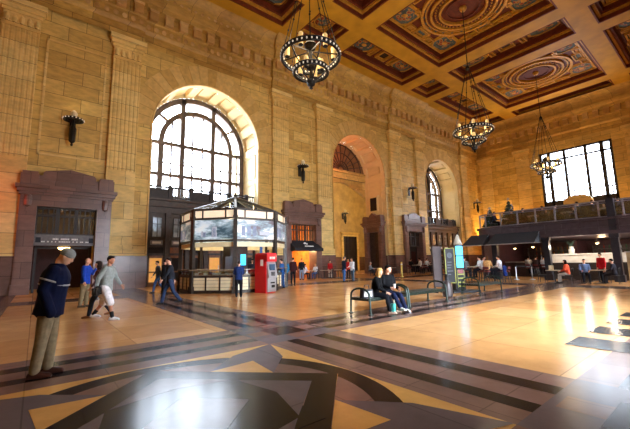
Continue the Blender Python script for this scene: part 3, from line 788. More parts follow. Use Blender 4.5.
# ------------------------------------------------------------------ chandeliers
def chandelier(x, y, label):
    t = thing('chandelier', label, 'chandelier', (x, y, 12.1), 0, 'ring chandeliers hung along the hall')
    def hoop(R, z, n, name):
        m = MB(); m.ring((0, 0, z), R, .1, .2, 64); m.tube([((R+.06)*math.cos(2*PI*k/64), (R+.06)*math.sin(2*PI*k/64), z+.11) for k in range(64)], .03, 6, closed=True)
        m.tube([((R+.06)*math.cos(2*PI*k/64), (R+.06)*math.sin(2*PI*k/64), z-.11) for k in range(64)], .03, 6, closed=True)
        b = m
        for k in range(n):
            a = 2*PI*k/n
            for rr in (R+.07, R-.07): b.ell((rr*math.cos(a), rr*math.sin(a), z), (.045, .045, .06), 6, 5, 1)
        m.build(name, [IRON, BEAD], t)
    hoop(1.5, .1, 40, 'upper_hoop'); hoop(.86, -.75, 26, 'lower_hoop')
    m = MB()
    for k in range(6):
        a = PI*k/3+.2; c, s = math.cos(a), math.sin(a)
        m.tube([(1.45*c, 1.45*s, 0), (1.2*c, 1.2*s, -.35), (.86*c, .86*s, -.65)], .04, 6); m.tube([(.8*c, .8*s, -.8), (.4*c, .4*s, -1.15), (.12*c, .12*s, -1.3)], .04, 6)
        m.bar((1.42*c, 1.42*s, .05), (.15*c, .15*s, .35), .05, .05)
    m.build('arm', IRON, t)
    m = MB(); m.lathe([(.02, -1.75), (.1, -1.68), (.05, -1.6), (.2, -1.5), (.24, -1.3), (.1, -1.2), (.08, -.7), (.22, -.6), (.25, -.3), (.1, -.1), (.1, .4), (.26, .5), (.34, .75), (.2, .95), (.08, 1.1)], 14)
    m.build('stem', IRON, t)
    for R, z, n, h in ((1.22, .05, 6, .62), (.6, -.75, 4, .5)):
        for k in range(n):
            a = 2*PI*k/n+.5; p = (R*math.cos(a), R*math.sin(a), z)
            m = MB(); m.lathe([(.03, -.12), (.14, -.05), (.11, .0)], 10, p, 0); m.lathe([(.1, 0), (.115, .05), (.115, h), (.08, h+.04)], 10, p, 1); m.build('candle_lamp', [IRON, AMBER], t)
    m = MB(); top = 5.8
    for k in range(8):
        a = PI*k/4+.1; P = Vector((1.5*math.cos(a), 1.5*math.sin(a), .25)); Q = Vector((.12*math.cos(a), .12*math.sin(a), top))
        m.tube([P, Q], .022, 5)
        for f in (.25, .55, .8): m.ell(P.lerp(Q, f), .06, 6, 5)
    m.lathe([(.03, -.2), (.16, -.1), (.16, .1), (.05, .25)], 10, (0, 0, top)); m.tube([(0, 0, top), (0, 0, ZC+D-12.1-.3)], .035, 6)
    m.build('chain', IRON, t)
    return t
CH = [(10.45, 12.95, 'nearest ring chandelier, top left, hanging before the wall'), (27.95, 12.95, 'middle ring chandelier hanging before the far corner'), (45.4, 12.95, 'farthest ring chandelier hanging before the rectangular end window')]
for c in CH: chandelier(*c)

# ------------------------------------------------------------------ octagonal information kiosk
KX, KY, KR = 9.25, 19.1, 3.05
kiosk = thing('information_kiosk', 'octagonal glass-topped information kiosk with picture panels under the hall window', 'kiosk', (KX, KY, 0))
KA = [math.radians(-70.5-45*k) for k in range(8)]
KV = [Vector((KR*math.cos(a), KR*math.sin(a), 0)) for a in KA]
KMET = pmat('kiosk_bronze', '#3a322c', .4, .4, 8, .25)
def photo_mat(seed, tint1, tint2):
    N = NT('historic_picture'); tc = N.node('ShaderNodeTexCoord')
    mp = N.node('ShaderNodeMapping'); mp.inputs['Location'].default_value = (seed*3.1, seed, 0); mp.inputs['Scale'].default_value = (.7, .7, 1.8); N.link(tc.outputs['Object'], mp.inputs['Vector'])
    nz = N.node('ShaderNodeTexNoise'); nz.inputs['Scale'].default_value = 1.5; nz.inputs['Detail'].default_value = 7; nz.inputs['Roughness'].default_value = .65; N.link(mp.outputs[0], nz.inputs['Vector'])
    c = ramp(N, nz.outputs['Fac'], [(.38, tint1), (.5, '#8fa8b4'), (.58, tint2), (.8, '#f4f1ea')])
    N.link(c, N.bsdf.inputs['Base Color']); N.link(c, N.bsdf.inputs['Emission Color']); N.bsdf.inputs['Emission Strength'].default_value = .2; N.bsdf.inputs['Roughness'].default_value = .3
    return N.mat
PIC = [photo_mat(1, '#4a5a62', '#e9e2d6'), photo_mat(2, '#3d5662', '#cfe0ea'), photo_mat(5, '#6d6168', '#efe8e0')]
PICB = pmat('picture_building', '#a9adb8', .4, 0, 6, .2, emit='#a9adb8', estr=.3)
PICD = pmat('picture_dark', '#76809a', .4, 0, 6, .3, emit='#76809a', estr=.25)
m = MB(); pst = []
for k in range(8):
    v = KV[k]; p = MB(); a = math.degrees(KA[k])
    Mx = Matrix.Translation(v) @ Matrix.Rotation(KA[k], 4, 'Z')
    p.box(-.1, .1, -.1, .1, 0, 4.35, 0, Mx); p.box(-.14, .14, -.14, .14, 0, .35, 0, Mx); p.box(-.13, .13, -.13, .13, 3.85, 4.0, 0, Mx)
    p.build('post', KMET, kiosk)
lowb = MB(); band = MB(); ctr = MB(); basef = MB(); basep = MB(); gl = MB(); rail = MB(); wares = MB()
random.seed(11)
for k in range(8):
    A, B = KV[k], KV[(k+1) % 8]; mid = (A+B)/2; out = mid.normalized(); u = (B-A); L = u.length; u.normalize()
    Mx = Matrix.Translation(mid) @ Matrix((u, -out, Vector((0, 0, 1)))).transposed().to_4x4()     # local +y points inwards
    h = L/2
    band.box(-h, h, -.02, .03, 3.9, 4.3, 0, Mx)
    rail.box(-h, h, -.06, .06, 3.82, 3.92, 0, Mx); rail.box(-h, h, -.08, .08, 4.3, 4.4, 0, Mx); rail.box(-h, h, -.05, .05, 2.66, 2.76, 0, Mx)
    for x in (-h*.55, h*.55): rail.box(x-.04, x+.04, -.05, .05, 3.9, 4.35, 0, Mx)
    lowb.box(-h*.99, h*.99, 0, .04, 2.38, 2.62, 0, Mx)
    if k in (1, 2, 7, 0, 6):
        p = MB(); p.box(-h+.1, h-.1, -.06, 0, 2.78, 3.8, 0, Mx)
        if k == 7 or k == 0:
            mi = 1
            p.box(-.1, h-.25, -.075, -.06, 3.55, 3.6, 1, Mx)
            for x in (.0, .32, .64): p.box(x, x+.2, -.075, -.06, 2.95, 3.45, 2, Mx)
            p.box(-.8, -.2, -.075, -.06, 3.0, 3.2, 1, Mx)
        else:
            for i in range(5): x = random.uniform(-.2, h-.4); p.box(x, x+random.uniform(.1, .25), -.075, -.06, 2.9, random.uniform(3.1, 3.45), 2 if i % 2 else 1, Mx)
        p.build('picture_panel', [PIC[{0: 2, 1: 1, 2: 0, 6: 2, 7: 2}[k]], PICB, PICD], kiosk)
    else:
        p = MB(); p.box(-h+.1, h-.1, -.06, 0, 2.78, 3.8, 0, Mx); p.build('picture_panel', [PIC[k % 3]], kiosk)
    if k in (4,): continue
    basef.box(-h, h, -.05, .05, 0, .16, 0, Mx); basef.box(-h, h, -.05, .05, .8, .9, 0, Mx)
    for x in (-h*.98, -h*.33, h*.33, h*.98): basef.box(x-.035, x+.035, -.06, .05, .1, .85, 0, Mx)
    basep.box(-h, h, -.02, .03, .16, .8, 0, Mx)
    for x in (-h*.66, 0, h*.66):
        for zz in (.3, .48, .66): basef.box(x-h*.3, x+h*.3, -.028, -.02, zz-.006, zz+.006, 0, Mx)
    ctr.box(-h-.05, h+.05, -.14, .55, 1.16, 1.21, 0, Mx); ctr.box(-h, h, -.04, .5, .9, .94, 0, Mx)
    gl.box(-h+.1, h-.1, -.05, -.04, .94, 1.16, 0, Mx)
    for i in range(9):
        x = -h+.2+(L-.4)*i/8; q = random.random()
        wares.box(x-.09, x+.07, .02, .2, .94, .98+.14*q, 0 if q < .6 else 1, Mx)
band.build('fascia_band', pmat('glowing_cream', '#f2dfc0', .5, 0, 3, .06, emit='#f2dcbc', estr=.35), kiosk); lowb.build('lower_fascia_band', CREAM, kiosk); rail.build('frame_rail', KMET, kiosk); basef.build('base_frame', KMET, kiosk); basep.build('base_panel', CREAM, kiosk)  # glow put into the cream band stands in for the kiosk's light on it
ct = ctr.build('counter', pmat('counter_stone', '#8a7560', .25, 0, 8, .3), kiosk); gl.build('display_case', CASEG, kiosk); wares.build('leaflet', [WHITE, pmat('leaflet_colour', '#8f5a4a', .6)], ct).__setitem__('kind', 'stuff')
m = MB(); apex = Vector((0, 0, 5.5))
for k in range(8): m.bar(KV[k]+Vector((0, 0, 4.35)), apex, .13, .16)
m.build('roof_rib', pmat('roof_rib_grey', '#6d665f', .4, .3, 8, .2), kiosk)
m = MB()
for k in range(8): m.add([KV[k]+Vector((0, 0, 4.42)), KV[(k+1) % 8]+Vector((0, 0, 4.42)), apex+Vector((0, 0, .02))], [(0, 1, 2)])
m.build('roof_glass', ROOFG, kiosk)
m = MB(); m.lathe([(.05, -.3), (.16, -.2), (.2, 0), (.1, .1), (.12, .18), (.03, .28), (.01, .36)], 10, (0, 0, 5.5)); m.build('finial', KMET, kiosk)
m = MB()   # inner column with racks and a lit screen
m.box(-.5, .6, -.5, .5, 0, 2.6, 0); m.box(-.9, -.52, -.7, -.3, .5, 1.9, 0); m.box(.9, 1.6, -.3, .3, 0, 1.5, 0)
m.build('inner_cabinet', WOODDK, kiosk)
m = MB(); m.box(-.35, -.05, -1.52, -1.48, 1.4, 2.0); m.build('screen', SCREEN, kiosk)
m = MB(); m.bar((-.2, -1.5, .94), (-.2, -1.5, 1.4), .06, .06); m.build('screen_stand', KMET, kiosk)
m = MB(); m.box(.25, .4, -2.6, -2.55, 1.9, 2.62); m.build('hanging_banner', pmat('banner_blue', '#23528c', .6), kiosk)
for x in (-.9, .6):
    m = MB(); m.lathe([(.02, 0), (.12, .02), (.16, .12), (.1, .2), (.03, .24)], 12, (x, -1.2, 3.2)); m.tube([(x, -1.2, 3.4), (x, -1.2, 4.9)], .012, 4); m.build('pendant_lamp', BULB, kiosk)

# ------------------------------------------------------------------ cash machine
atm = thing('cash_machine', 'red cash machine with a silver front beside the kiosk', 'cash machine', (9.27, 15.42, 0), math.radians(14)); atm.scale = (.84, 1, 1.04)
m = MB(); m.box(-.42, .42, -.28, .5, 0, 1.75); m.box(-.42, .42, -.38, .5, 1.5, 1.86)
m.prism([(-.42, 1.86), (-.36, 1.93), (.36, 1.93), (.42, 1.86)], -.36, .48, 0, XZ); m.build('cabinet', REDP, atm)
m = MB(); m.box(-.36, .38, -.36, -.28, .05, .72); m.box(-.36, .38, -.44, -.28, .72, .78); m.prism([(-.46, .78), (-.3, 1.5), (-.28, 1.5), (-.28, .78)], -.36, .38, 0, Matrix(((0, 0, 1, 0), (1, 0, 0, 0), (0, 1, 0, 0), (0, 0, 0, 1)))); m.build('front_panel', STEEL, atm)
m = MB(); m.box(-.22, .22, -.41, -.37, 1.08, 1.38); m.build('screen', pmat('atm_screen', '#35506a', .15, 0, 4, .3), atm)
m = MB()
for i in range(4):
    for j in range(4): m.box(-.14+.08*i, -.08+.08*i, -.455, -.43, .82+.05*j, .855+.05*j)
m.build('keypad', BLACK, atm)
m = MB(); m.box(-.1, .25, -.375, -.36, .45, .52); m.box(-.02, .25, -.375, -.36, .25, .38); m.build('slot', BLACK, atm)
m = MB()
for k, (x, w) in enumerate(((-.2, .12), (-.05, .06), (.04, .1), (.17, .08))): m.box(x, x+w, -.385, -.38, 1.62, 1.74)
m.build('lettering', WHITE, atm)
m = MB(); m.box(-.425, -.42, -.1, .1, 1.3, 1.6); m.build('emblem', WHITE, atm)
# ------------------------------------------------------------------ mezzanine restaurant at the far end
MZX, MZY0, MZY1, MZZ = 26.5, WY0, 13.1, 3.78
FASC = pmat('mezzanine_fascia', '#3d2f36', .45, .1, 4, .3)
POSTM = pmat('blue_black_steel', '#22222b', .4, .3, 6, .25)
def mz_outline(o=0):
    r = 1.6
    pts = [(MZX-o, MZY0), (MZX-o, MZY1-r)]
    for k in range(1, 9): a = PI-PI/2*k/8; pts.append((MZX+r+(r+o)*math.cos(a), MZY1-r+(r+o)*math.sin(a)))
    return pts+[(40, MZY1+o), (40, MZY0)]
m = MB(); m.prism(mz_outline(0)[::-1], MZZ-.75, MZZ, 0); m.prism(mz_outline(.14)[::-1], MZZ-.06, MZZ+.05, 0); m.prism(mz_outline(.12)[::-1], MZZ-.95, MZZ-.75, 0)
m.box(MZX-.06, MZX, MZY0, MZY1-1.6, MZZ-.5, MZZ-.42)
for k in range(13): m.box(MZX-.05, MZX+.02, MZY0+.3+k*.95, MZY0+.38+k*.95, MZZ-.7, MZZ-.1)
struct(m.build('floor_mezzanine', FASC))
def column(y, w, z1, label):
    m = MB(); m.box(MZX-.06, MZX-.06+w, y-w/2, y+w/2, 0, z1); m.box(MZX-.12, MZX+w, y-w/2-.06, y+w/2+.06, 0, .4); m.box(MZX-.1, MZX+w-.02, y-w/2-.05, y+w/2+.05, 2.6, 2.85)
    return struct(m.build(tn(), POSTM))
column(4.55, .36, 4.95, ''); column(8.1, .36, 3.0, ''); column(11.45, .36, 3.0, ''); column(.6, .5, 4.95, '')
RAILM = pmat('railing_steel', '#8a878e', .35, .5, 10, .2)
rl = thing('mezzanine_railing', 'grey metal railing with glass panels round the restaurant balcony', 'railing', (MZX, 5, MZZ))
path = [(x+.1-MZX, y-5) for x, y in mz_outline(-.1)[:-1]]
m = MB(); m.tube([(x, y, 1.08) for x, y in path], .055, 6); m.tube([(x, y, .12) for x, y in path], .03, 6); m.tube([(x, y, .95) for x, y in path], .025, 6); m.build('top_rail', RAILM, rl)
yy = MZY0+.2-5; pa = []
while yy < MZY1-1.6-5: pa.append((path[0][0], yy)); yy += 1.15
for x, y in pa+path[3:9:3]+[(4, path[-1][1]), (7, path[-1][1])]:
    p = MB(); p.box(x-.04, x+.04, y-.045, y+.045, .05, 1.12); p.box(x-.07, x+.07, y-.08, y+.08, .05, .1); p.build('baluster_post', RAILM, rl)
g = MB()
for a, b in zip(pa, pa[1:]): g.box(a[0]-.008, a[0]+.008, a[1]+.06, b[1]-.06, .18, .9)
g.build('glass_panel', CASEG, rl)
# ground-floor interior of the restaurant
m = MB(); m.box(36, 36.2, MZY0, MZY1, 0, 2.9); m.box(MZX+1.5, 36, MZY1-.2, MZY1, 0, 2.9); m.box(33, 36, 8.0, 8.2, 0, 2.9)
struct(m.build('wall_restaurant', REDW))
def shelf_unit(x, y0, y1, label):
    t = thing('bottle_shelf', label, 'shelf', (x, (y0+y1)/2, 0), 0, 'back bar shelves')
    h = (y1-y0)/2; m = MB(); m.box(-.2, .2, -h, -h+.06, 0, 2.4); m.box(-.2, .2, h-.06, h, 0, 2.4); m.box(.15, .2, -h, h, 0, 2.4)
    for z in (.05, .9, 1.3, 1.7, 2.1): m.box(-.2, .2, -h, h, z, z+.05)
    m.build('carcass', WOODDK, t); return t
BOT = [pmat('bottle_'+n, c, .15, 0, 6, .2) for n, c in (('green', '#35543a'), ('amber', '#a5672a'), ('clear', '#b9c2c0'), ('red', '#7c2a24'))]
bm = MB(); bm.lathe([(.03, 0), (.045, .01), (.045, .18), (.018, .24), (.016, .31), (.02, .32)], 8)
bmesh_ = [bm.mesh('bottle', [b]) for b in BOT]
random.seed(5)
for (x, y0, y1, lab) in ((35.6, 8.4, 12.4, 'tall back bar shelf of bottles behind the awning bar'), (35.6, .5, 7.6, 'long back bar shelf of bottles behind the white counter')):
    shelf_unit(x, y0, y1, lab)
    for z in (1.35, 1.75, 2.15):
        for k in range(int((y1-y0-.3)/.34)):
            o = bpy.data.objects.new('bottle', random.choice(bmesh_)); COL.objects.link(o); o.location = (x-.06, y0+.2+k*.34, z)
            tag(o, 'small bottle standing on the back bar shelves under the balcony', 'bottle', 'bottles on the back bar')
def bar_counter(x, y0, y1, zt, top, frontm, label, low=None):
    t = thing('bar_counter', label, 'counter', (x, (y0+y1)/2, 0)); h = (y1-y0)/2
    m = MB(); m.box(-.3, .4, -h, h, 0, zt-.06); m.box(-.34, -.3, -h, h, 0, .15); m.build('body', low or WOODDK, t)
    m = MB(); m.box(-.34, -.3, -h, h, zt-.6, zt-.08); m.build('front_panel', frontm, t)
    m = MB(); m.box(-.45, .5, -h-.05, h+.05, zt-.08, zt); m.build('worktop', top, t)
    return t
COUNT = pmat('white_marble_counter', '#d8d4cf', .25, 0, 3, .12)
bar_counter(28.6, 4.4, 8.4, 1.72, COUNT, COUNT, 'bar counter with a white front right of the awnings', BRONZE2)
bar_counter(31.5, 8.6, 12.6, 1.2, pmat('bar_top_grey', '#8c837a', .3, 0, 4, .2), WOODDK, 'dark bar counter with a grey top under the awnings')
t = thing('service_station', 'tan panelled service station right of the big dark post', 'cabinet', (27.2, 3.0, 0))
m = MB(); m.box(-.3, .4, -1.2, 1.2, 0, 1.7); m.build('body', pmat('tan_panel', '#a99878', .6, 0, 3, .15), t)
m = MB(); m.box(-.36, .45, -1.25, 1.25, 1.7, 1.76); m.build('worktop', STEEL, t)
for k in range(3):
    m = MB(); m.box(-.33, -.3, -1.1+k*.75, -.45+k*.75, .3, 1.5); m.build('door', pmat('tan_door', '#b3a483', .6, 0, 3, .1), t)
# awnings
def awning(y0, y1, label):
    t = thing('awning', label, 'awning', (MZX, (y0+y1)/2, 0), 0, 'black canvas awnings under the balcony'); h = (y1-y0)/2
    m = MB(); m.add([(-.05, -h, 3.3), (-.05, h, 3.3), (-1.45, h+.1, 2.5), (-1.45, -h-.1, 2.5), (-.05, -h, 3.26), (-.05, h, 3.26), (-1.45, h+.1, 2.46), (-1.45, -h-.1, 2.46)],
                    [(0, 1, 2, 3), (7, 6, 5, 4), (0, 3, 7, 4), (1, 5, 6, 2), (3, 2, 6, 7), (0, 4, 5, 1)])
    m.add([(-.05, -h, 3.3), (-1.45, -h-.1, 2.5), (-.05, -h, 2.5)], [(0, 1, 2)]); m.add([(-.05, h, 3.3), (-1.45, h+.1, 2.5), (-.05, h, 2.5)], [(0, 2, 1)]); m.build('canvas', NAVYC, t)
    m = MB()
    for k in range(3): y = -h+h*k; m.bar((-.04, y, 3.28), (-1.44, y*1.02, 2.47), .03, .03); m.bar((-.04, y, 2.5), (-1.44, y*1.02, 2.47), .03, .03)
    m.bar((-1.46, -h-.1, 2.47), (-1.46, h+.1, 2.47), .05, .05); m.build('frame', STEEL, t)
awning(11.75, 13.1, 'short black canvas awning at the rounded end of the balcony'); awning(8.4, 11.3, 'long black canvas awning over the bar tables')
# awning of the cafe in the second doorway
t = thing('awning', 'black awning with a small white emblem over the cafe doorway', 'awning', (DOORX[1], WY1-.6, 0))
m = MB(); w = 1.55
m.add([(-w, .5, 3.55), (w, .5, 3.55), (w+.08, -.85, 2.75), (-w-.08, -.85, 2.75), (w+.08, -.85, 2.5), (-w-.08, -.85, 2.5)], [(3, 2, 1, 0), (5, 4, 2, 3)])
m.add([(-w, .5, 3.55), (-w-.08, -.85, 2.75), (-w-.08, -.85, 2.5), (-w, .5, 2.5)], [(0, 1, 2, 3)]); m.add([(w, .5, 3.55), (w+.08, -.85, 2.75), (w+.08, -.85, 2.5), (w, .5, 2.5)], [(3, 2, 1, 0)]); m.build('canvas', NAVYC, t)
m = MB(); sl = Matrix(((1, 0, 0, 0), (0, .86, 0, -.2), (0, .51, 0, 3.13), (0, 0, 0, 1)))
def on_slope(x, f): return (x, .5-1.35*f-.02, 3.55-.8*f+.02)
m.ell(on_slope(0, .42), (.16, .1, .1), 10, 6); m.ell(on_slope(.15, .5), (.1, .07, .07), 8, 5); m.build('emblem', WHITE, t)
m = MB(); x = -.35
for w_ in (.09, .08, .06, .09, .04, .05, .1, .08, .07, .06):
    a = on_slope(x, .78); m.box(x, x+w_, a[1]-.02, a[1]+.01, a[2]-.05, a[2]+.06); x += w_+.03
m.build('lettering', WHITE, t)

# ------------------------------------------------------------------ decorated trees on the mezzanine
LEAF = pmat('fir_needles', '#24382a', .7, 0, 12, .4)
ORN = [pmat('bauble_'+n, c, .2, .4, 5, .1) for n, c in (('silver', '#c8ccd4'), ('gold', '#caa050'), ('blue', '#6f86a8'))]
def fir(x, y, h, label):
    t = thing('christmas_tree', label, 'christmas tree', (x, y, MZZ), 0, 'decorated trees on the balcony')
    random.seed(int(x*10)); m = MB(); n = 9
    for i in range(n):
        z = .35+(h-.5)*i/n; r = .36*h*(1-i/n)*.9+.06
        for k in range(14):
            a = 2*PI*k/14+i*.4; rr = r*random.uniform(.8, 1.1)
            tip = (rr*math.cos(a), rr*math.sin(a), z-.12*rr); b = a+.25
            m.tube([(0, 0, z+.25*h/n+.1), (rr*.55*math.cos(a), rr*.55*math.sin(a), z+.05), tip], [.05, .13*(1-i/n)+.05, .01], 5)
    m.build('foliage', LEAF, t)
    m = MB(); m.tube([(0, 0, 0), (0, 0, h*.9)], [.07, .02], 7); m.box(-.22, .22, -.22, .22, 0, .12); m.build('trunk', WOODDK, t)
    for k in range(30):
        z = random.uniform(.3, h*.9); r = .33*h*(1-z/h)+.05; a = random.uniform(0, 2*PI)
        b = MB(); b.ell((r*math.cos(a), r*math.sin(a), z), .06, 8, 6); b.build('bauble', ORN[k % 3], t)
    b = MB()
    for k in range(5): a = 2*PI*k/5; b.tube([(0, 0, h), (0, .16*math.cos(a), h+.16*math.sin(a))], [.05, .005], 5)
    b.ell((0, 0, h), .06, 8, 6); b.build('star', ORN[0], t)
fir(30.2, 11.6, 2.6, 'taller decorated tree on the balcony before the golden wall'); fir(31.5, 14.6-2.3, 1.9, 'smaller decorated tree at the rounded end of the balcony') if 0 else fir(28.2, 12.3, 1.75, 'smaller decorated tree at the rounded end of the balcony')

# ------------------------------------------------------------------ benches
def bench(x0, x1, y, label, d=.36):
    t = thing('bench', label, 'bench', ((x0+x1)/2, y, 0), 0, 'backless green metal benches in a row'); h = (x1-x0)/2
    for s in (-1, 1):
        m = MB(); pts = [(s*h, -d-.03, 0), (s*h, -d, .5)]+[(s*h, -d*math.cos(PI*k/10), .52+.2*math.sin(PI*k/10)) for k in range(1, 10)]+[(s*h, d, .5), (s*h, d+.03, 0)]
        m.tube(pts, .03, 8); m.bar((s*h, -d, .4), (s*h, d, .4), .04, .05); m.box(s*h-.05, s*h+.05, -d-.08, -d+.03, 0, .025); m.box(s*h-.05, s*h+.05, d-.03, d+.08, 0, .025)
        m.build('end_frame', GREENM, t)
    m = MB()
    for k in range(7): yy = -.3+.1*k; m.box(-h, h, yy-.036, yy+.036, .425, .45)
    m.build('seat', GREENM, t)
    m = MB(); m.box(-h, h, -d, -d+.04, .37, .43); m.box(-h, h, d-.04, d, .37, .43); m.box(-.03, .03, -d, d, .38, .425); m.build('seat_rail', GREENM, t)
bench(7.3, 9.0, 7.0, 'nearest green metal bench, with the couple sitting on it'); bench(9.3, 11.5, 7.15, 'empty green metal bench just right of the couple'); bench(14.3, 16.35, 7.3, 'far empty bench right of the standing signs')

# ------------------------------------------------------------------ standing signs and bin
def face(o, d): o.rotation_euler.z = d
YEL = emat('yellow_neon', '#7f8030', .12)
t = thing('notice_board', 'tall plain brown panel standing left of the chalkboard', 'sign board', (14.42, 8.85, 0), math.radians(-25))
m = MB(); m.box(-.22, .22, -.05, .05, .25, 2.1); m.build('panel', pmat('board_brown', '#3a2c2a', .6, 0, 4, .2), t)
m = MB(); m.box(-.22, -.16, -.2, .2, 0, .05); m.box(.16, .22, -.2, .2, 0, .05); m.box(-.21, -.17, -.03, .03, 0, .3); m.box(.17, .21, -.03, .03, 0, .3); m.build('foot', BLACK, t)
t = thing('menu_board', 'black chalkboard with a yellow glowing border and faint drawing', 'sign board', (14.72, 8.4, 0), math.radians(-30))
m = MB(); m.box(-.25, .25, -.03, .03, .42, 2.02); m.box(-.27, -.2, -.05, .25, 0, .5); m.box(.2, .27, -.05, .25, 0, .5); m.build('board', BLACK, t)
m = MB()
for a, b, c, d_ in ((-.25, .25, .42, .46), (-.25, .25, 1.98, 2.02), (-.25, -.21, .42, 2.02), (.21, .25, .42, 2.02)): m.box(a, b, -.05, -.03, c, d_)
m.build('border', YEL, t)
m = MB(); random.seed(9)
for z in (1.35, 1.22, 1.1, .95, .8): m.box(-.14, random.uniform(.02, .15), -.036, -.03, z, z+.04)
m.build('lettering', pmat('chalk_text', '#4a4e54', .9, 0, 12, .3), t); m = MB()
m.lathe([(.02, -.005), (.11, 0), (.13, .003)], 14, (0, 0, 0), 0, Matrix.Translation((0, -.034, 1.68)) @ Matrix.Rotation(PI/2, 4, 'X')); m.build('chalk_drawing', pmat('chalk', '#4a4e54', .9, 0, 12, .3), t)
t = thing('digital_totem', 'slim black digital totem with two bright blue screens', 'digital sign', (15.24, 8.22, 0), math.radians(-32))
m = MB(); m.box(-.2, .2, -.06, .06, .1, 2.15); m.box(-.55, .75, -.35, .35, 0, .1); m.build('housing', BLACK, t)
for z0, z1 in ((1.68, 2.1), (1.12, 1.62)):
    m = MB(); m.box(-.16, .16, -.075, -.06, z0, z1); m.build('screen', SCREEN, t)
m = MB()
for z in (.25, .42, .6, .78): m.box(-.15, .15, -.075, -.06, z, z+.06)
m.box(-.17, -.15, -.075, -.06, .2, 1.0); m.box(.15, .17, -.075, -.06, .2, 1.0); m.build('neon_lettering', YEL, t)
m = MB(); m.box(-.13, .13, -.07, -.06, .86, 1.02); m.build('poster', pmat('poster_red', '#8a4a4a', .6, 0, 8, .5), t)
m = MB(); m.lathe([(.17, 0), (.19, .05), (.13, .25), (.06, .42), (.01, .5)], 10, (0, 0, 2.15)); m.build('finial', pmat('frosted_finial', '#9a9384', .5, 0, 6, .3), t)
t = thing('litter_bin', 'dark bottle-shaped litter bin in front of the standing signs', 'bin', (13.0, 7.6, 0)); t.scale = (.8, .8, .92)
m = MB(); m.lathe([(.22, 0), (.25, .04), (.25, .45), (.2, .6), (.1, .72)], 18); m.build('body', pmat('bin_brown', '#3b312f', .4, .2, 6, .3), t)
m = MB(); m.lathe([(.1, .72), (.075, .78), (.08, .92), (.1, .96), (.1, .99)], 14); m.build('neck', BLACK, t)
t = thing('bollard', 'thin yellow post standing on the open floor before the far doorway', 'post', (25.9, 19.5, 0))
m = MB(); m.lathe([(.16, 0), (.16, .05), (.09, .08), (.09, 1.3), (.05, 1.36)], 12); m.build('shaft', pmat('yellow_paint', '#d8be5a', .5, 0, 4, .1), t)
m = MB(); m.lathe([(.095, 0), (.1, .02), (.1, .1), (.095, .12)], 12, (0, 0, 1.08)); m.build('band', WHITE, t)
def stanchion(x, y, label):
    t = thing('barrier_post', label, 'barrier post', (x, y, 0), 0, 'steel posts of the queue barrier')
    m = MB(); m.lathe([(.17, 0), (.17, .03), (.05, .06)], 16); m.build('base', STEEL, t)
    m = MB(); m.tube([(0, 0, .05), (0, 0, .9)], .032, 10); m.build('pole', STEEL, t)
    m = MB(); m.lathe([(.03, .88), (.05, .9), (.05, .98), (.03, 1.0)], 10); m.build('belt_head', BLACK, t)
stanchion(26.3, 10.05, 'left steel barrier post in front of the bar under the long awning'); stanchion(26.75, 9.2, 'right steel barrier post in front of the bar under the long awning')
m = MB(); m.box(26.3, 26.32, 10.05-.001, 10.05, .9, .95); m = MB(); m.bar((26.32, 10.02, .93), (26.73, 9.23, .93), .01, .06, 0); tag(m.build('barrier_belt', BLACK), 'dark belt stretched between the two steel barrier posts', 'belt')

# ------------------------------------------------------------------ tables, chairs and stools
TOP = pmat('light_table_top', '#b9a98f', .35, 0, 5, .15)
CHB = pmat('black_chair_paint', '#1d1a1a', .45, 0, 8, .2)
CHR = pmat('red_stool_vinyl', '#5c1c1c', .45, 0, 8, .2)
def mk_table(h, r, sq, label, group):
    t = thing('cafe_table', label, 'table', (0, 0, 0), 0, group)
    m = MB(); m.box(-r, r, -r, r, h-.04, h) if sq else m.lathe([(r-.02, h-.04), (r, h-.02), (r, h)], 24); m.build('table_top', TOP, t)
    m = MB(); m.tube([(0, 0, .04), (0, 0, h-.04)], .04, 8); m.build('column', CHB, t)
    m = MB(); m.lathe([(.27, 0), (.27, .02), (.06, .06)], 16); m.build('base', CHB, t); return t
def mk_chair(label, group):
    t = thing('cafe_chair', label, 'chair', (0, 0, 0), 0, group)       # faces +Y
    m = MB(); m.lathe([(.2, .43), (.21, .445), (.21, .46), (.19, .47)], 16); m.build('seat', CHB, t)
    m = MB(); m.tube([(-.19, -.17, .45), (-.19, -.23, .8), (-.1, -.25, .86), (.1, -.25, .86), (.19, -.23, .8), (.19, -.17, .45)], .016, 6)
    for x in (-.07, .07): m.bar((x, -.19, .46), (x, -.25, .85), .035, .015)
    m.build('backrest', CHB, t)
    for sx in (-1, 1):
        for sy in (-1, 1): m = MB(); m.tube([(sx*.15, sy*.15, .44), (sx*.2, sy*.2, 0)], .015, 6); m.build('leg', CHB, t)
    return t
def mk_stool(label, group):
    t = thing('bar_stool', label, 'stool', (0, 0, 0), 0, group)
    m = MB(); m.lathe([(.18, .66), (.19, .68), (.19, .73), (.16, .75)], 16); m.build('seat', CHR, t)
    m = MB(); m.tube([(-.17, -.14, .7), (-.17, -.18, .98), (.17, -.18, .98), (.17, -.14, .7)], .016, 6); m.box(-.16, .16, -.2, -.17, .84, .99); m.build('backrest', CHR, t)
    for sx in (-1, 1):
        for sy in (-1, 1): m = MB(); m.tube([(sx*.12, sy*.12, .67), (sx*.19, sy*.19, 0)], .016, 6); m.build('leg', CHB, t)
    m = MB(); m.tube([(.17*a, .17*b, .25) for a, b in ((1, 1), (-1, 1), (-1, -1), (1, -1))], .012, 6, closed=True); m.build('footrest', CHB, t); return t
protos = {}
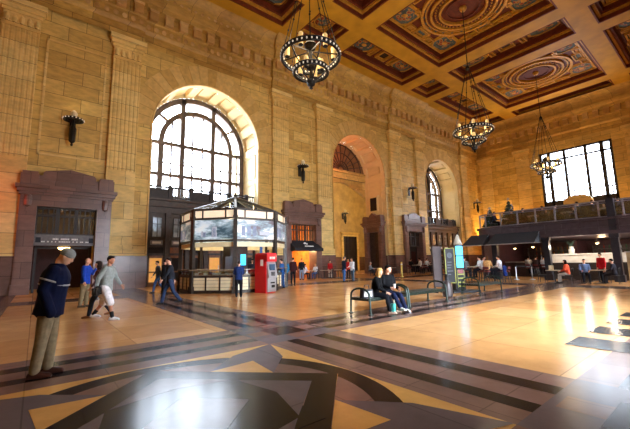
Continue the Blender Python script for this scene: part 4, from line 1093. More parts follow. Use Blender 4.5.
def place(kind, x, y, rot, label, group, z=0, h=.75, r=.38, sq=False):
    key = (kind, h, r, sq)
    if key not in protos:
        protos[key] = o = mk_table(h, r, sq, label, group) if kind == 'table' else mk_chair(label, group) if kind == 'chair' else mk_stool(label, group)
        o.location = (x, y, z); o.rotation_euler.z = math.radians(rot); return o
    o = dup(protos[key], (x, y, z), math.radians(rot), label); o['group'] = group; return o
G1 = 'cafe tables along the main wall'; G2 = 'black cafe chairs along the main wall'
CT = [(19.0, 24.2, 'before the cafe doorway, left of the seated pair in white'), (20.4, 23.9, 'before the cafe doorway, right of the seated pair in white'), (22.2, 24.0, 'beside the woman in red near the cafe'),
      (23.9, 24.4, 'at the foot of the left pier of the middle arch'), (27.6, 24.2, 'in front of the person in the pale blue coat'), (29.8, 23.6, 'before the open middle arch'),
      (34.1, 22.9, 'at the far doorway, left end of its group'), (35.9, 22.6, 'at the far doorway, middle of its group'), (37.9, 22.9, 'at the far doorway, right end of its group')]
for x, y, w in CT:
    place('table', x, y, 0, 'round cafe table '+w, G1)
    place('chair', x-.62, y+.05, -90, 'left chair of the table '+w, G2)
    place('chair', x+.62, y-.05, 90, 'right chair of the table '+w, G2)
G3 = 'high bar tables under the awning'; G4 = 'red bar stools at the high tables'
HT = [(22.6, 11.4, 'nearest the round balcony end'), (22.8, 10.0, 'nearest the barrier posts'), (30.4, 21.2, 'left of the far doorway group'), (32.6, 20.7, 'right of the far doorway group')]
for x, y, w in HT:
    place('table', x, y, 0, 'high pale-topped bar table '+w, G3, h=1.0, r=.45, sq=True)
    for q, (dx, dy, rot, s) in enumerate(((-.72, .1, -90, 'front'), (.72, -.1, 90, 'back'), (.05, .75, 180, 'left'), (-.05, -.75, 0, 'right'))):
        place('stool', x+dx, y+dy, rot, 'red bar stool at the %s of the high table %s' % (s, w), G4)
G5 = 'tables before the white counter'; G6 = 'chairs before the white counter'
for x, y, w in ((24.0, 7.05, 'with the beige menu box, by the woman in orange'), (24.6, 5.05+.05, 'between the man in blue and the person in red'), (24.2, 1.6, 'right of the big dark post')):
    place('table', x, y, 0, 'small square table '+w, G5, r=.36, sq=True)
    place('chair', x, y-.66, 0, 'right chair of the small table '+w, G6); place('chair', x, y+.66, 180, 'left chair of the small table '+w, G6)
m = MB(); t = thing('menu_box', 'small beige menu box on the table of the woman in orange', 'box', (24.0, 7.2, .75)); m.box(-.1, .1, -.1, .1, 0, .27); m.build('body', pmat('beige_card', '#d9c49a', .6), t); m = MB(); m.box(-.104, -.1, -.07, .07, .05, .22); m.build('front_sheet', CREAM, t)
t = thing('flower_vase', 'white vase with dark leaves on the white counter', 'vase', (28.6, 7.25, 1.72))
m = MB(); m.lathe([(.12, 0), (.16, .06), (.18, .3), (.12, .4), (.15, .48)], 16); m.build('vase', WHITE, t)
m = MB(); random.seed(2)
for k in range(14): a = random.uniform(0, 6.28); r = random.uniform(.1, .35); m.tube([(0, 0, .4), (r*.5*math.cos(a), r*.5*math.sin(a), .7), (r*math.cos(a), r*math.sin(a), random.uniform(.75, 1.0))], [.012, .03, .004], 5)
m.build('leaves', LEAF, t)
for k, (x, y, z) in enumerate(((30.5, 5.2, 2.35), (31.0, 6.3, 2.45), (30.2, 9.2, 2.3), (30.4, 10.2, 2.35), (30.6, 11.6, 2.3), (29.8, 2.6, 2.4))):
    t = thing('pendant_lamp', ['warm pendant lamp glowing above the right end of the white counter', 'warm pendant lamp above the middle of the white counter', 'warm pendant lamp above the right end of the awning bar', 'warm pendant lamp above the middle of the awning bar', 'warm pendant lamp above the left end of the awning bar', 'warm pendant lamp beyond the big dark post'][k], 'lamp', (x, y, z), 0, 'pendant lamps under the balcony')
    m = MB(); m.lathe([(.03, .16), (.15, .02), (.16, 0)], 14); m.build('shade', BRONZE2, t); m = MB(); m.ell((0, 0, .01), .09, 10, 8); m.build('bulb', BULB, t); m = MB(); m.tube([(0, 0, .15), (0, 0, 2.82-z)], .01, 4); m.build('cord', BLACK, t)
t = thing('booth_partition', 'long dark booth partition behind the balcony tables', 'partition', (31.0, 6.0, MZZ))
m = MB(); m.box(-.1, .1, -6.6, 6.4, 0, 1.55); m.build('back_panel', WOODDK, t)
m = MB(); m.box(-.75, -.1, -6.5, 6.3, .12, .45); m.box(-.25, -.1, -6.5, 6.3, .45, 1.1); m.build('seat', pmat('booth_leather', '#2a2024', .45, 0, 5, .2), t)
m = MB(); m.box(-.15, .15, -6.62, 6.42, 1.55, 1.62); m.build('cap', BRONZE2, t)
MZG = 'tables on the balcony'
MZP = []
for k in range(6):
    y = .9+2.05*k
    w = ['at the far right', 'second from the right', 'third from the right', 'third from the left', 'second from the left', 'at the left'][k]
    place('table', 27.75, y, 0, 'small table behind the balcony railing, '+w, MZG, z=MZZ, r=.38)
    for s in (-1, 1):
        place('chair', 27.75, y+s*.7, 180 if s > 0 else 0, 'chair on the %s of the balcony table %s' % ('left' if s > 0 else 'right', w), 'chairs on the balcony', z=MZZ)
        MZP.append((27.75, y+s*.7, -90 if s > 0 else 90, w, 'left' if s > 0 else 'right'))
# ------------------------------------------------------------------ people
SKIN = [pmat('skin_light', '#d9a184', .55, 0, 9, .08), pmat('skin_tan', '#b97d5c', .55, 0, 9, .08)]
EYE = pmat('eye_dark', '#1d1512', .3, 0, 20, .1); EYEW = pmat('eye_white', '#e8e2da', .3, 0, 20, .05); LIP = pmat('lips', '#a35a4c', .5, 0, 20, .1)
CLOTH = {}
def cl(h, rough=.85):
    if h not in CLOTH: CLOTH[h] = pmat('cloth_'+h.strip('#'), h, rough, 0, 14, .22, bump=.15, spec=.12)
    return CLOTH[h]
JOBS = []
def job(name, mb, mat_, parent, vox, extra=None, label=None, smooth=3):
    o = mb.build(name, mat_, parent, label=label)
    r = o.modifiers.new('r', 'REMESH'); r.mode = 'VOXEL'; r.voxel_size = vox; r.use_smooth_shade = True
    s = o.modifiers.new('s', 'SMOOTH'); s.iterations = smooth; s.factor = .5
    JOBS.append((o, mat_, extra)); return o
def flush_jobs():
    dg = bpy.context.evaluated_depsgraph_get(); dg.update()
    for o, mat_, extra in JOBS:
        me = bpy.data.meshes.new_from_object(o.evaluated_get(dg))
        vs = [tuple(v.co) for v in me.vertices]; fs = [tuple(p.vertices) for p in me.polygons]
        m = MB(); m.v = vs; m.f = fs; m.m = [0]*len(fs); mats = [mat_]
        if extra:
            em, emats = extra; m.add(em.v, em.f, 0); m.m[len(fs):] = em.m; mats = emats
        n = m.mesh(o.name, mats, 60); old = o.data
        o.modifiers.clear(); o.data = n; bpy.data.meshes.remove(old); bpy.data.meshes.remove(me)
    JOBS.clear()
def limb(m, pts, rs, n=10):
    m.tube(pts, rs, n)
    for p, r in zip(pts, rs): m.ell(p, r, n, 6)
def ang(a, sx=0, ab=0):   # direction at angle a forward from straight down, splayed sideways by ab
    a, ab = math.radians(a), math.radians(ab)
    return Vector((sx*math.sin(ab), math.sin(a)*math.cos(ab), -math.cos(a)*math.cos(ab)))
POSES = {   # legs: (thigh, shin) left, right; arms: (upper, fore, splay) left, right
 'stand': dict(legs=((3, -2), (-3, -4)), arms=((4, 14, 9), (0, 10, 9)), lean=2),
 'walk': dict(legs=((24, 8), (-14, -34)), arms=((-20, -4, 8), (20, 38, 8)), lean=4),
 'stride': dict(legs=((-16, -38), (25, 12)), arms=((22, 40, 8), (-22, -6, 8)), lean=4),
 'phone': dict(legs=((4, -2), (-4, -6)), arms=((20, 145, 22), (4, 16, 9)), lean=1),
 'front': dict(legs=((4, 0), (-3, -4)), arms=((12, 72, 8), (12, 76, 8)), lean=4),
 'pocket': dict(legs=((3, -2), (-5, -7)), arms=((-14, 26, 7), (-14, 26, 7)), lean=6),
 'sit': dict(legs=((82, 4), (84, -2)), arms=((18, 76, 10), (24, 80, 10)), lean=5),
 'sitlean': dict(legs=((84, 22), (86, 14)), arms=((22, 66, 8), (30, 78, 6)), lean=16),
 'sitcross': dict(legs=((84, 26), (88, 40)), arms=((16, 70, 8), (20, 84, 10)), lean=4),
}
def person(label, loc, heading, pose='stand', H=1.75, top='#222222', trousers='#222222', shoes='#1c1a18', hair='#2a1f18', hstyle='short', skin=0, seat=None,
           vox=.022, sleeve=1, legs='long', bulk=1.0, female=False, look=0, nod=0, hood=False, pockets=False, tbulk=None, group=None):
    tbulk = tbulk or bulk
    t = thing('person', label, 'person', loc, math.radians(heading-90), group)
    s = H/1.75; P = POSES[pose]; sk = SKIN[skin]
    sw = .185 if not female else .165
    hz = .93*s if seat is None else seat+.085
    if seat is None:       # drop so the lower foot reaches the ground
        hz = max(.43*s*math.cos(math.radians(a))+.42*s*math.cos(math.radians(b)) for a, b in P['legs'])+.085*s+.02
    pel = Vector((0, 0, hz)); R = Matrix.Rotation(-math.radians(P['lean']), 3, 'X')
    tp = lambda x, y, z: pel+R @ Vector((x*s, y*s, z*s))
    arms = []; legs_ = []
    for i, sx in enumerate((-1, 1)):
        a, b = P['legs'][i]; hip = pel+Vector((sx*.09*s, 0, -.02*s)); kn = hip+ang(a, sx, 3 if seat is None else 6)*.43*s; an = kn+ang(b, 0, 0)*.42*s
        if seat is not None: an.z = max(an.z, .085*s) if loc[2] == 0 or True else an.z
        legs_.append((hip, kn, an))
        a, b, sp = P['arms'][i]; sh = tp(sx*sw, 0, .50); el = sh+R @ ang(a, sx, sp)*.29*s; wr = el+R @ ang(b, -sx if b > 40 else sx, 14 if b > 40 else sp*.4)*.25*s
        arms.append((sh, el, wr))
    hR = Matrix.Rotation(math.radians(look), 3, 'Z') @ Matrix.Rotation(-math.radians(P['lean']*.4+nod), 3, 'X')
    nk = tp(0, -.005, .57); hc = nk+R @ Vector((0, .02*s, .05*s))+hR @ Vector((0, .02*s, .10*s))
    hp = lambda x, y, z: hc+hR @ Vector((x*s, y*s, z*s))
    def torso(m, k=1.0, z0=-.09, hem=1.0, ztop=.56):
        f = .93 if female else 1
        rg = [(z0, .155*k*hem, .12*k*hem), (.0, .16*k, .118*k), (.14, .142*k*f, .108*k), (.30, .165*k*f, .125*k), (.42, .178*k*f, .122*k), (.5, .165*k*f, .1*k), (.545, .1*k, .075*k), (ztop, .07*k, .065*k)]
        m.loft([(tp(0, (-.0 if z > .35 else 0), z), rx*s*bulk if k > 1 else rx*s, ry*s*bulk if k > 1 else ry*s, R) for z, rx, ry in rg], 16)
        if female and True:
            for sx in (-1, 1): m.ell(tp(sx*.075, .085*k, .33), .075*s*k, 10, 7)
    # body: one continuous skin surface
    b = MB(); torso(b, .93)
    limb(b, [nk-R @ Vector((0, 0, .06*s)), nk+R @ Vector((0, .015*s, .08*s))], [.056*s, .052*s])
    hd = MB(); hd.ell((0, 0, 0), (.073*s, .092*s, .108*s), 16, 12); hd.ell((0, .03*s, -.055*s), (.056*s, .058*s, .06*s), 12, 8); hd.ell((0, .097*s, -.012*s), (.013*s, .02*s, .022*s), 8, 6)
    for sx in (-1, 1): hd.ell((sx*.075*s, -.005*s, -.01*s), (.012*s, .022*s, .032*s), 8, 6)
    H4 = Matrix.Translation(hc) @ hR.to_4x4(); b.add(hd.v, hd.f, 0, H4)
    for (hip, kn, an) in legs_:
        limb(b, [hip, hip.lerp(kn, .4), kn, kn.lerp(an, .35), an], [.082*s, .076*s, .054*s, .055*s, .036*s])
        fd = Vector((0, 1, 0)); limb(b, [an+Vector((0, -.03*s, -.045*s)), an+fd*.15*s+Vector((0, 0, -.055*s))], [.032*s, .026*s])
    ex = MB()
    for i, (sh, el, wr) in enumerate(arms):
        if pockets: wr = el.lerp(wr, .8)
        limb(b, [sh, el, el.lerp(wr, .4), wr], [.05*s, .039*s, .038*s, .026*s])
        d = (wr-el).normalized(); sx = (-1, 1)[i]
        side = d.cross(Vector((sx, 0, 0.01))); side = side.normalized() if side.length > .1 else Vector((0, 1, 0)); nrm = d.cross(side).normalized()
        pc = wr+d*.05*s
        limb(b, [wr, wr+d*.075*s], [.026*s, .03*s])
        for j, (o, L) in enumerate(((-.027, .075), (-.009, .085), (.009, .08), (.027, .062))):
            q = wr+d*.085*s+side*o*s; k1 = q+d*L*.5*s+nrm*.008*s; k2 = k1+(d*.85+nrm*.5*(-sx)).normalized()*L*.5*s
            ex.tube([q-d*.02*s, q, k1, k2], [.0095*s, .0095*s, .0085*s, .006*s], 6)
        q = wr+d*.03*s+side*.028*s; ex.tube([q, q+(d*.6+side*.8).normalized()*.035*s, q+(d*.9+side*.5).normalized()*.065*s], [.011*s, .0105*s, .007*s], 6)
    for sx in (-1, 1):
        ex.ell((sx*.028*s, .083*s, .012*s), (.012*s, .008*s, .007*s), 8, 6, 2, H4); ex.ell((sx*.028*s, .089*s, .012*s), (.006*s, .005*s, .006*s), 8, 6, 1, H4)
        ex.ell((sx*.029*s, .086*s, .03*s), (.017*s, .006*s, .004*s), 8, 5, 1, H4)
    ex.ell((0, .086*s, -.058*s), (.021*s, .008*s, .006*s), 10, 5, 3, H4)
    job('body', b, sk, t, vox, (ex, [sk, EYE, EYEW, LIP]))
    # trousers, skirt or shorts
    if legs:
        m = MB(); m.loft([(tp(0, 0, z), rx*s*tbulk, ry*s*tbulk, R) for z, rx, ry in ((-.1, .145, .118), (-.02, .158, .128), (.06, .158, .122), (.12, .148, .112))], 16)
        for (hip, kn, an) in legs_:
            if legs == 'long': limb(m, [hip, hip.lerp(kn, .45), kn, kn.lerp(an, .4), an.lerp(kn, .04)], [.1*s*tbulk, .094*s*tbulk, .074*s*tbulk, .07*s*tbulk, .062*s*tbulk])
            else:
                limb(m, [hip, hip.lerp(kn, .5), kn.lerp(an, .08)], [.115*s, .118*s, .105*s])
        if legs != 'long': m.loft([(tp(0, .0, z), .16*s, ry*s, Matrix.Identity(3)) for z, ry in ((-.32, .14), (-.2, .14), (0, .13))], 14)
        job('trousers' if legs == 'long' else 'shorts', m, cl(trousers), t, vox)
    m = MB(); torso(m, 1.12, -.12 if seat is None else -.05, 1.05)
    for (sh, el, wr) in arms: limb(m, [sh-Vector((0, 0, .01)), sh.lerp(el, .5), el, el.lerp(wr, .9*sleeve)], [.068*s*bulk, .062*s*bulk, .055*s*bulk, .042*s*bulk])
    if pockets:
        m.loft([(tp(0, -.005, z), r*s, r*s, R) for z, r in ((.48, .15), (.54, .12), (.585, .095), (.6, .085))], 14)
        m.loft([(tp(0, 0, z), rx*s, ry*s, R) for z, rx, ry in ((-.16, .15, .13), (-.12, .185, .16), (-.02, .205, .175), (.1, .2, .17), (.3, .215, .172), (.42, .205, .16), (.5, .17, .13))], 18)
        for (sh, el, wr) in arms: d = (wr-el).normalized(); limb(m, [el, wr+d*.08*s], [.066*s, .068*s])
    if hood: m.ell(tp(0, -.085, .53), (.11*s, .075*s, .075*s), 12, 8)
    tp_ = job('jacket', m, cl(top), t, vox)
    for i, (hip, kn, an) in enumerate(legs_):
        m = MB(); limb(m, [an+Vector((0, -.04*s, -.04*s)), an+Vector((0, .06*s, -.042*s)), an+Vector((0, .165*s, -.055*s))], [.045*s, .045*s, .034*s])
        m.box(an.x-.044*s, an.x+.044*s, an.y-.085*s, an.y+.2*s, an.z-.085*s, an.z-.06*s); job('shoe', m, cl(shoes, .6), t, min(vox, .016))
    # hair
    m = MB()
    def he(c, r): 
        q = MB(); q.ell(c, r, 14, 10); m.add([(x*s, y*s, z*s) for x, y, z in q.v], q.f, 0, H4)
    if hstyle in ('short', 'long', 'bun', 'fringe'):
        he((0, -.022, .03), (.083, .088, .098)); he((0, .02, .072), (.068, .07, .048))
        if hstyle == 'long': he((0, -.06, -.06), (.085, .055, .13)); he((-.06, -.01, -.07), (.03, .05, .12)); he((.06, -.01, -.07), (.03, .05, .12)); he((0, -.075, -.16), (.075, .04, .1))
        if hstyle == 'bun': he((0, -.105, .05), (.045, .045, .045))
        job('hair', m, cl(hair), t, min(vox, .018))
    elif hstyle == 'beanie':
        he((0, -.01, .052), (.09, .105, .082)); he((0, -.01, .03), (.095, .108, .03)); job('knitted_hat', m, cl(hair), t, min(vox, .014))
    elif hstyle == 'cap':
        he((0, -.01, .05), (.085, .1, .072)); he((0, .1, .035), (.06, .07, .012)); job('cap', m, cl(hair), t, min(vox, .014))
    elif hstyle == 'bald':
        he((0, -.05, -.015), (.081, .06, .045)); job('hair', m, cl(hair), t, min(vox, .016))
    return t, dict(tp=tp, arms=arms, legs=legs_, R=R, s=s, hp=hp, bulk=bulk)
def stripe(t, info, z, rx, ry, h, mat_, ra):
    s = info['s']; tp = info['tp']; m = MB()
    pts = [tp(rx*math.cos(2*PI*i/28), ry*math.sin(2*PI*i/28), z) for i in range(28)]
    m.tube(pts, h, 6, closed=True)
    for sh, el, wr in info['arms']:
        d = (el-sh).normalized(); c = sh.lerp(el, .5); u = d.cross(Vector((0, 1, 0))).normalized(); v = d.cross(u)
        m.tube([c+(u*math.cos(2*PI*i/16)+v*math.sin(2*PI*i/16))*ra for i in range(16)], h, 6, closed=True)
    m.build('reflective_stripe', mat_, t)

FOOT = lambda x, y: (x, y, 0)
# foreground man
t, inf = person('man in the left foreground with grey knitted hat, navy jacket and khaki trousers', (.2, 6.28, 0), -14, 'pocket', 1.745, '#0d1430', '#84745a', '#3a2019', '#8b8f8d', 'beanie', vox=.012, bulk=1.3, tbulk=1.06, nod=30, look=-4, pockets=True)
stripe(t, inf, .30, .222, .178, .012, pmat('reflective_tape', '#a9abad', .3, 0, 20, .1), .094)
person('bald man in a bright blue jacket and khaki trousers holding a phone to his ear', (1.5, 15.6, 0), -30, 'phone', 1.78, '#1f3f9c', '#7a6b50', '#4a3f34', '#8a8078', 'bald', vox=.018, bulk=1.12)
person('person in dark clothes holding a white paper in the left doorway', (.8, 17.2, 0), 200, 'front', 1.74, '#17171c', '#1c1a1d', vox=.02, hair='#1e1713')
t, inf = person('man in grey hoodie and white shorts striding to the right', (1.62, 11.5, 0), -38, 'stride', 1.8, '#8d938f', '#d5cfce', '#d8d4d0', '#17110e', 'short', 1, vox=.014, legs='short', hood=True, bulk=1.08)
for (hip, kn, an) in inf['legs']:
    m = MB(); limb(m, [an.lerp(kn, .0), an.lerp(kn, .3)], [.047, .052]); m.build('sock', cl('#18181a'), t)
tb = tag(bpy.data.objects.new('x', None), 'x', 'x'); bpy.data.objects.remove(tb)
b = thing('shoulder_bag', 'black shoulder bag hanging beside the man in the grey hoodie', 'bag', (1.38, 11.32, .72), math.radians(-38))
m = MB(); m.ell((0, 0, .1), (.08, .17, .14), 12, 8); m.box(-.06, .06, -.15, .15, .0, .18); m.build('body', BLACK, b); m = MB(); m.tube([(0, -.13, .2), (0, -.1, .45), (0, 0, .62), (0, .1, .45), (0, .13, .2)], .012, 5); m.build('strap', BLACK, b)
person('woman with tan boots walking left behind the man in the grey hoodie', (1.55, 12.2, 0), 165, 'walk', 1.66, '#6c4b4b', '#262b38', '#7d4a26', '#2a1d18', 'long', vox=.018, female=True)
person('man in dark jacket and jeans walking left in front of the kiosk', (4.1, 14.0, 0), 165, 'stride', 1.79, '#23262d', '#2c3a55', '#23201f', '#2a2019', vox=.018)
person('person in jeans walking left near the lit doors behind the walking man', (5.3, 20.3, 0), 170, 'walk', 1.74, '#41464f', '#3a4f74', '#2a2523', '#3a2c22', vox=.022)
person('person in dark clothes standing at the left counter of the kiosk', (5.4, 19.6, 0), 20, 'front', 1.76, '#1c1b1e', '#232226', vox=.022)
person('person in a navy jacket and black trousers facing the kiosk counter', (7.2, 14.4, 0), 60, 'front', 1.58, '#20305e', '#16161a', '#17161a', '#3b2a1f', vox=.018, bulk=1.08)
person('attendant in dark top working inside the kiosk', (9.6, 17.6, 0), -100, 'front', 1.7, '#2a2630', '#1d1c20', hair='#231a14', hstyle='long', female=True, vox=.024)
person('person in blue jacket half hidden behind the cash machine', (11.4, 17.2, 0), 120, 'stand', 1.68, '#274f86', '#20406c', vox=.022)
person('person in a teal blue jacket standing right of the kiosk', (13.2, 19.5, 0), 60, 'stand', 1.66, '#2a6d94', '#1d2024', hair='#9a7a52', vox=.022)
person('person in a dark plaid red jacket standing right of the one in teal', (14.1, 19.9, 0), 40, 'stand', 1.8, '#3b1c20', '#17181d', hair='#14100e', vox=.022)
person('man in black jacket and pale jeans standing before the cafe doorway', (17.9, 24.0, 0), 250, 'stand', 1.78, '#1d1d24', '#7d92ab', vox=.022)
person('seated person in white shirt left of the other white shirt at the cafe', (19.05-.67, 24.2, 0), 0, 'sit', 1.7, '#e4e4e6', '#20222a', seat=.47, vox=.024, hair='#3b2c20')
person('seated blonde person in white shirt and jeans at the cafe', (19.0+.62, 24.15, 0), 200, 'sit', 1.68, '#dcdfe6', '#3f5f98', seat=.47, vox=.024, hair='#c9ac74', hstyle='long', female=True)
person('woman in a red jacket and pale trousers standing among the cafe tables', (21.3, 24.1, 0), 230, 'stand', 1.6, '#a01d22', '#c9bfae', hair='#3a2318', hstyle='long', female=True, vox=.022)
person('man in black jacket and blue jeans standing left of the one in white', (17.9, 18.7, 0), -20, 'stand', 1.82, '#1a2233', '#3f69a5', hair='#77706a', vox=.02, bulk=1.08)
person('man in white jacket and grey jeans facing the man in black', (18.75, 18.65, 0), 175, 'front', 1.7, '#e6e6e8', '#4f6375', hair='#7a5b3a', vox=.02, bulk=1.08)
person('person in a red hooded top standing beyond the man in white', (21.0, 21.4, 0), 220, 'stand', 1.7, '#a8241f', '#2a2224', hair='#2a1c14', vox=.022)
person('person in pale blue coat sitting at a table before the middle arch', (27.6-.62, 24.3, 0), -40, 'sit', 1.72, '#93a6b8', '#2a2f3a', seat=.47, hair='#c8bfae', vox=.024)
for k, (x, y, hd, c, w) in enumerate(((33.5, 22.9, 0, '#1f1c1f', 'person in black sitting at the left table of the far doorway group'), (34.75, 22.85, 180, '#8f8c8a', 'person in grey sitting at the left table of the far doorway group'), (35.3, 22.6, 0, '#2b1f22', 'person in dark maroon sitting at the middle table of the far doorway group'),
        (36.5, 22.5, 180, '#c9ccd0', 'person in white sitting at the middle table of the far doorway group'), (37.3, 22.9, 0, '#26242a', 'person in charcoal sitting at the right table of the far doorway group'))):
    person(w, (x, y, 0), hd, 'sit', 1.72, c, '#1d1c20', seat=.47, vox=.026, hair=('#2b2018', '#17120f')[k % 2])
# couple on the bench
WB = person('blonde woman in black coat sitting on the bench leaning to the man', (7.85, 6.95, 0), -66, 'sitlean', 1.66, '#0b0b0d', '#121319', '#b99a86', '#c9a25e', 'long', seat=.43, vox=.013, female=True, look=-15, bulk=1.08)
person('dark haired man in black jacket and navy jeans sitting beside the blonde woman', (8.52, 7.0, 0), -100, 'sitcross', 1.76, '#0d0d10', '#161d38', '#c9c6c2', '#1a1310', 'short', seat=.43, vox=.013, look=25, bulk=1.08)
b = thing('handbag', 'black and white handbag lying on the bench left of the woman', 'handbag', (7.42, 6.85, .45), math.radians(-10))
m = MB(); m.prism([(-.2, 0), (.2, 0), (.17, .24), (-.17, .24)], -.07, .07, 0, XZ); m.build('body', BLACK, b)
m = MB(); m.tube([(-.1, 0, .22), (-.07, 0, .36), (.07, 0, .36), (.1, 0, .22)], .012, 6); m.build('handle', BLACK, b)
m = MB()
for k in range(4): m.box(-.14+k*.075, -.09+k*.075, -.076, -.07, .04, .19)
m.build('white_panel', WHITE, b)
b = thing('paper_cup', 'white paper cup held by the man on the bench', 'cup', (8.4, 6.62, .68)); m = MB(); m.lathe([(.03, 0), (.04, .1)], 12); m.build('cup', WHITE, b); m = MB(); m.lathe([(.042, .1), (.042, .112), (.035, .12)], 12); m.build('lid', WHITE, b)
b = thing('paper_bag', 'teal gift bag standing on the floor by the woman on the bench', 'bag', (8.02, 6.42, 0), math.radians(20)); m = MB(); m.box(-.1, .1, -.06, .06, 0, .27); m.build('body', pmat('teal_paper', '#3d9c90', .6, 0, 8, .1), b); m = MB(); m.tube([(-.05, -.05, .26), (-.04, -.05, .38), (.04, -.05, .38), (.05, -.05, .26)], .006, 5); m.build('handle', WHITE, b)
b = thing('paper_sheet', 'white sheet of paper held by the dark figure in the left doorway', 'paper', (.62, 17.0, 1.08), math.radians(20)); m = MB(); m.box(-.11, .11, -.004, .004, -.15, .15); m.build('sheet', WHITE, b); m = MB(); [m.box(-.08, .06, -.006, -.004, z, z+.012) for z in (-.08, -.03, .02, .07)]; m.build('print', cl('#77787c'), b)
# bar-table patrons
for k, (x, y, hd, c, w, hr, hs) in enumerate(((21.95, 11.5, 0, '#6f7378', 'person in grey on a stool at the left high table', '#3a2c22', 'short'), (22.6, 10.72, 90, '#cfd0d2', 'person in white on a stool between the two high tables, left of two', '#2c211a', 'short'),
        (22.85, 10.7, 270, '#b4b4b6', 'person in pale grey on a stool between the two high tables, right of two', '#221a14', 'short'), (22.1, 10.1, 0, '#c79a63', 'person in a tan top on a stool at the right high table', '#5c3a22', 'long'), (22.55, 9.5, 90, '#d6d6da', 'person in white on the stool nearest the barrier posts', '#3d2f24', 'short'))):
    person(w, (x, y, 0), hd, 'sit', 1.72, c, '#23232b', seat=.76, vox=.024, hair=hr, hstyle=hs)
b = thing('jacket', 'blue jacket hung over the stool nearest the barrier posts', 'jacket', (22.6, 9.26, 0)); m = MB(); m.loft([((0, -.02, .42), .2, .08), ((0, 0, .7), .22, .09), ((0, .02, 1.0), .2, .07), ((0, .03, 1.06), .1, .04)], 14); m.build('cloth', cl('#1c2f6e'), b)
for k, (y, c, w) in enumerate(((10.75, '#b9b6b2', 'left of three people seated at the awning bar, in pale grey'), (10.2, '#3a2c2c', 'middle of three people seated at the awning bar, in dark brown'), (9.65, '#c3c8d2', 'right of three people seated at the awning bar, in pale blue'))):
    person(w, (30.7, y, 0), 0 if k != 1 else 10, 'sit', 1.74, c, '#1d1c22', seat=.72, vox=.028, hair='#1f1712')
    place('stool', 30.7, y, -90, 'red bar stool under the '+w.split(',')[0], 'stools at the awning bar')
person('woman with dark hair and orange top sitting at the table with the menu box', (24.0, 6.4, 0), 95, 'sit', 1.66, '#dd5a3c', '#b5aca2', hair='#1d1310', hstyle='long', seat=.47, female=True, vox=.02, bulk=1.08)
person('man in blue patterned shirt sitting left of the person in red', (24.55, 5.72, 0), 200, 'sit', 1.72, '#6f88b4', '#1e2028', hair='#2a1e16', seat=.47, vox=.02)
person('person in a red sweater standing at the table beside the man in blue', (25.2, 5.05, 0), 150, 'stand', 1.66, '#b3161d', '#1b1b20', hair='#20160f', vox=.02, bulk=1.1)
person('person in a dark jacket seated on the right of the person in red', (24.6, 4.42, 0), 90, 'sit', 1.7, '#26242c', '#1d1c22', hair='#17110d', seat=.47, vox=.024)
COLS = ['#1e2630', '#2c2f38', '#3a3230', '#23402f', '#2b2430', '#1d2b40', '#3c3c44', '#2e2326', '#30333c', '#202024', '#43302a', '#272b36']
CN = ['dark slate', 'charcoal', 'dark brown', 'dark green', 'dark purple', 'navy', 'grey', 'dark maroon', 'steel grey', 'black', 'rust brown', 'blue black']
for k, (x, y, rt, w, sd) in enumerate(MZP):
    person('diner in %s sitting on the %s of the balcony table %s' % (CN[k], sd, w), (x, y, MZZ), rt, 'sit', 1.72, COLS[k], '#1d1c20', seat=.47, vox=.03, hair=('#2b2018', '#17120f', '#5a442c')[k % 3], group='diners on the balcony')
for k, (x, y, hd, c, w) in enumerate(((29.7, 21.25, 0, '#1c1a1c', 'person in black on the left stool of the left high table, far doorway group'), (31.1, 21.1, 180, '#2b2628', 'person in dark brown on the right stool of the left high table, far doorway group'),
        (30.4, 20.5, 90, '#c9c2b8', 'person in cream on the near stool of the left high table, far doorway group'), (31.9, 20.8, 0, '#d2d4d8', 'person in white on the left stool of the right high table, far doorway group'), (33.3, 20.6, 180, '#1b1b20', 'person in black on the right stool of the right high table, far doorway group'))):
    person(w, (x, y, 0), hd, 'sit', 1.74, c, '#202027', seat=.76, vox=.026, hair=('#2b2018', '#17120f')[k % 2])
for k in range(7):
    y = .3+1.75*k
    person('diner in %s seated in the balcony booth, %s' % (('olive', 'dark teal', 'plum', 'black', 'slate blue', 'dark grey', 'brown')[k], ('far right', 'second from right', 'third from right', 'in the middle', 'third from left', 'second from left', 'far left')[k]), (30.45, y, MZZ), 180, 'sit', 1.74, ('#3a3c2a', '#1f3a40', '#3a2236', '#19191c', '#37465e', '#2e2e33', '#46352a')[k], '#1d1c20', seat=.47, vox=.03, hair=('#2b2018', '#17120f', '#6b5540')[k % 3], group='diners in the balcony booth')
person('waiter in a burgundy top standing at the far right of the balcony', (28.4, 3.4, MZZ), 200, 'stand', 1.76, '#7c2140', '#1d1c20', hair='#17120f', vox=.028)
flush_jobs()

# ------------------------------------------------------------------ light
W = bpy.data.worlds.new('sky'); SC.world = W; W.use_nodes = True; nt = W.node_tree
bg = nt.nodes['Background']; tcw = nt.nodes.new('ShaderNodeTexCoord'); spx = nt.nodes.new('ShaderNodeSeparateXYZ'); nt.links.new(tcw.outputs['Generated'], spx.inputs[0])
rw = nt.nodes.new('ShaderNodeValToRGB'); rw.color_ramp.elements[0].position = .0; rw.color_ramp.elements[0].color = (.35, .36, .38, 1); rw.color_ramp.elements[1].position = .12; rw.color_ramp.elements[1].color = (.84, .92, 1, 1)
nt.links.new(spx.outputs['Z'], rw.inputs[0]); nt.links.new(rw.outputs[0], bg.inputs[0]); bg.inputs[1].default_value = SKY
mr = nt.nodes.new('ShaderNodeMapRange'); nt.links.new(spx.outputs['Y'], mr.inputs['Value']); mr.inputs['From Min'].default_value = .15; mr.inputs['From Max'].default_value = -.6; mr.inputs['To Min'].default_value = SKY; mr.inputs['To Max'].default_value = SKY*SUNNY
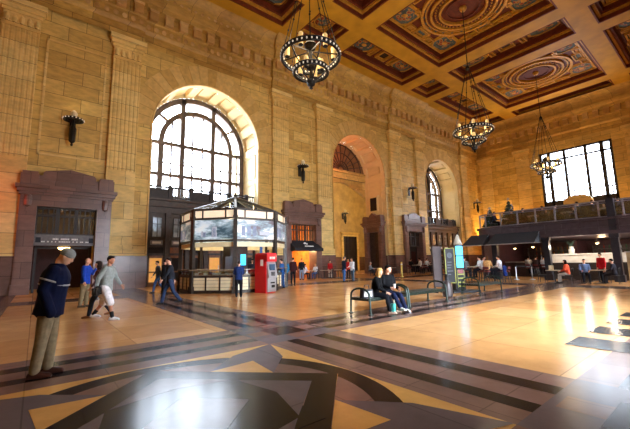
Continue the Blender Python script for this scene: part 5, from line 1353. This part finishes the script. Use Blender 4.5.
mx = nt.nodes.new('ShaderNodeMapRange'); nt.links.new(spx.outputs['X'], mx.inputs['Value']); mx.inputs['From Min'].default_value = .55; mx.inputs['From Max'].default_value = .9; mx.inputs['To Min'].default_value = 1; mx.inputs['To Max'].default_value = .42
mm = nt.nodes.new('ShaderNodeMath'); mm.operation = 'MULTIPLY'; nt.links.new(mr.outputs[0], mm.inputs[0]); nt.links.new(mx.outputs[0], mm.inputs[1]); nt.links.new(mm.outputs[0], bg.inputs[1])
def lamp(name, kind, loc, energy, color, size=.5, rot=None):
    d = bpy.data.lights.new(name, kind); d.energy = energy; d.color = color[:3]
    if kind == 'POINT': d.shadow_soft_size = size
    if kind == 'AREA': d.size = size
    if kind == 'SPOT': d.shadow_soft_size = size
    o = bpy.data.objects.new(name, d); COL.objects.link(o); o.location = loc
    if rot: o.rotation_euler = rot
    return o
def portal(loc, rot, sx, sy):
    o = lamp('window_portal', 'AREA', loc, 0, (1, 1, 1), 1, rot); o.data.shape = 'RECTANGLE'; o.data.size = sx; o.data.size_y = sy; o.data.cycles.is_portal = True
for c, R in (ARCH[0], ARCH[2]): portal((c, REV+.2, 11.5), (-PI/2, 0, 0), 2*R, 9.5)
for c, R in NEAR: portal((c, WY0-.4, 4.6), (PI/2, 0, 0), 2*R, 9.0)
portal((WX1+.7, 12.65, 12.5), (0, PI/2, 0), 8, 8.3)
WARM = (1, .78, .5)
for x, y, _ in CH: lamp('chandelier_light', 'POINT', (x, y, 12.9), CHP, WARM, 1.0)
for (x, y, z), rz, _ in SCON[:4]: lamp('sconce_light', 'POINT', (x, y-.62, z+1.15), SCP, WARM, .15)
for x in DOORX[:1]: lamp('lobby_light', 'POINT', (x, WY1+2.5, 4.6), 40, WARM, .2)
lamp('shop_light', 'POINT', (DOORX[1], WY1+1.6, 2.9), 260, (1, .66, .3), .3)
lamp('passage_light', 'POINT', (DOORX[2], WY1+2.5, 4.2), 40, (1, .5, .3), .2)
lamp('inner_room_light', 'POINT', (33.5, 34.0, 5.2), 130, (1, .8, .5), .5)
lamp('arch_red_light', 'POINT', (26.0, 27.6, 13.6), 110, (1, .27, .12), .3)
for y in (1.5, 6.0, 10.3): lamp('bar_light', 'POINT', (31, y, 2.6), 45, (1, .62, .32), .2)
for y in (5.2, 6.4, 7.6): lamp('counter_fill', 'POINT', (27.3, y, 2.2), 34, (1, .85, .65), .1)  # added fill that brightens the white counter front, no fitting hangs here
for y, col in ((18.0, (1, .45, .12)), (21.5, (1, .6, .22)), (24.6, (1, .6, .22)), (7.2, (1, .5, .15))): lamp('wall_washer', 'SPOT', (54.3, y, 4.2), 700, col, .2, (0, -math.radians(148), 0)).data.spot_size = math.radians(110)
lamp('red_sign_light', 'POINT', (-3.4, 24.2, 5.5), 60, (1, .08, .05), .3); pass
lamp('kiosk_light', 'POINT', (KX, KY, 3.4), 160, (1, .8, .5), .3)

# ------------------------------------------------------------------ camera
cam = bpy.data.cameras.new('camera'); co = bpy.data.objects.new('camera', cam); COL.objects.link(co); SC.camera = co
cam.sensor_width = 36; cam.lens = 36*341.52/630; cam.clip_end = 500; cam.clip_start = .05
yaw, pitch, roll = map(math.radians, (39.135, 7.937, -1.127))
f = Vector((math.sin(yaw)*math.cos(pitch), math.cos(yaw)*math.cos(pitch), math.sin(pitch))); r = Vector((math.cos(yaw), -math.sin(yaw), 0)); u = r.cross(f)
r2 = r*math.cos(roll)+u*math.sin(roll); u2 = -r*math.sin(roll)+u*math.cos(roll)
Mc = Matrix((r2, u2, -f)).transposed().to_4x4(); Mc.translation = (0, 0, 1.492); co.matrix_world = Mc
SC.view_settings.view_transform = 'Standard'; SC.view_settings.look = 'None'; SC.view_settings.gamma = 1; SC.view_settings.exposure = EXPO; SC.view_settings.use_curve_mapping = False
SC.cycles.use_denoising = True; SC.cycles.max_bounces = 8; SC.cycles.diffuse_bounces = 5; SC.cycles.glossy_bounces = 3; SC.cycles.transparent_max_bounces = 16; SC.cycles.sample_clamp_indirect = 10
try: SC.cycles.denoiser = 'OPENIMAGEDENOISE'
except Exception: pass
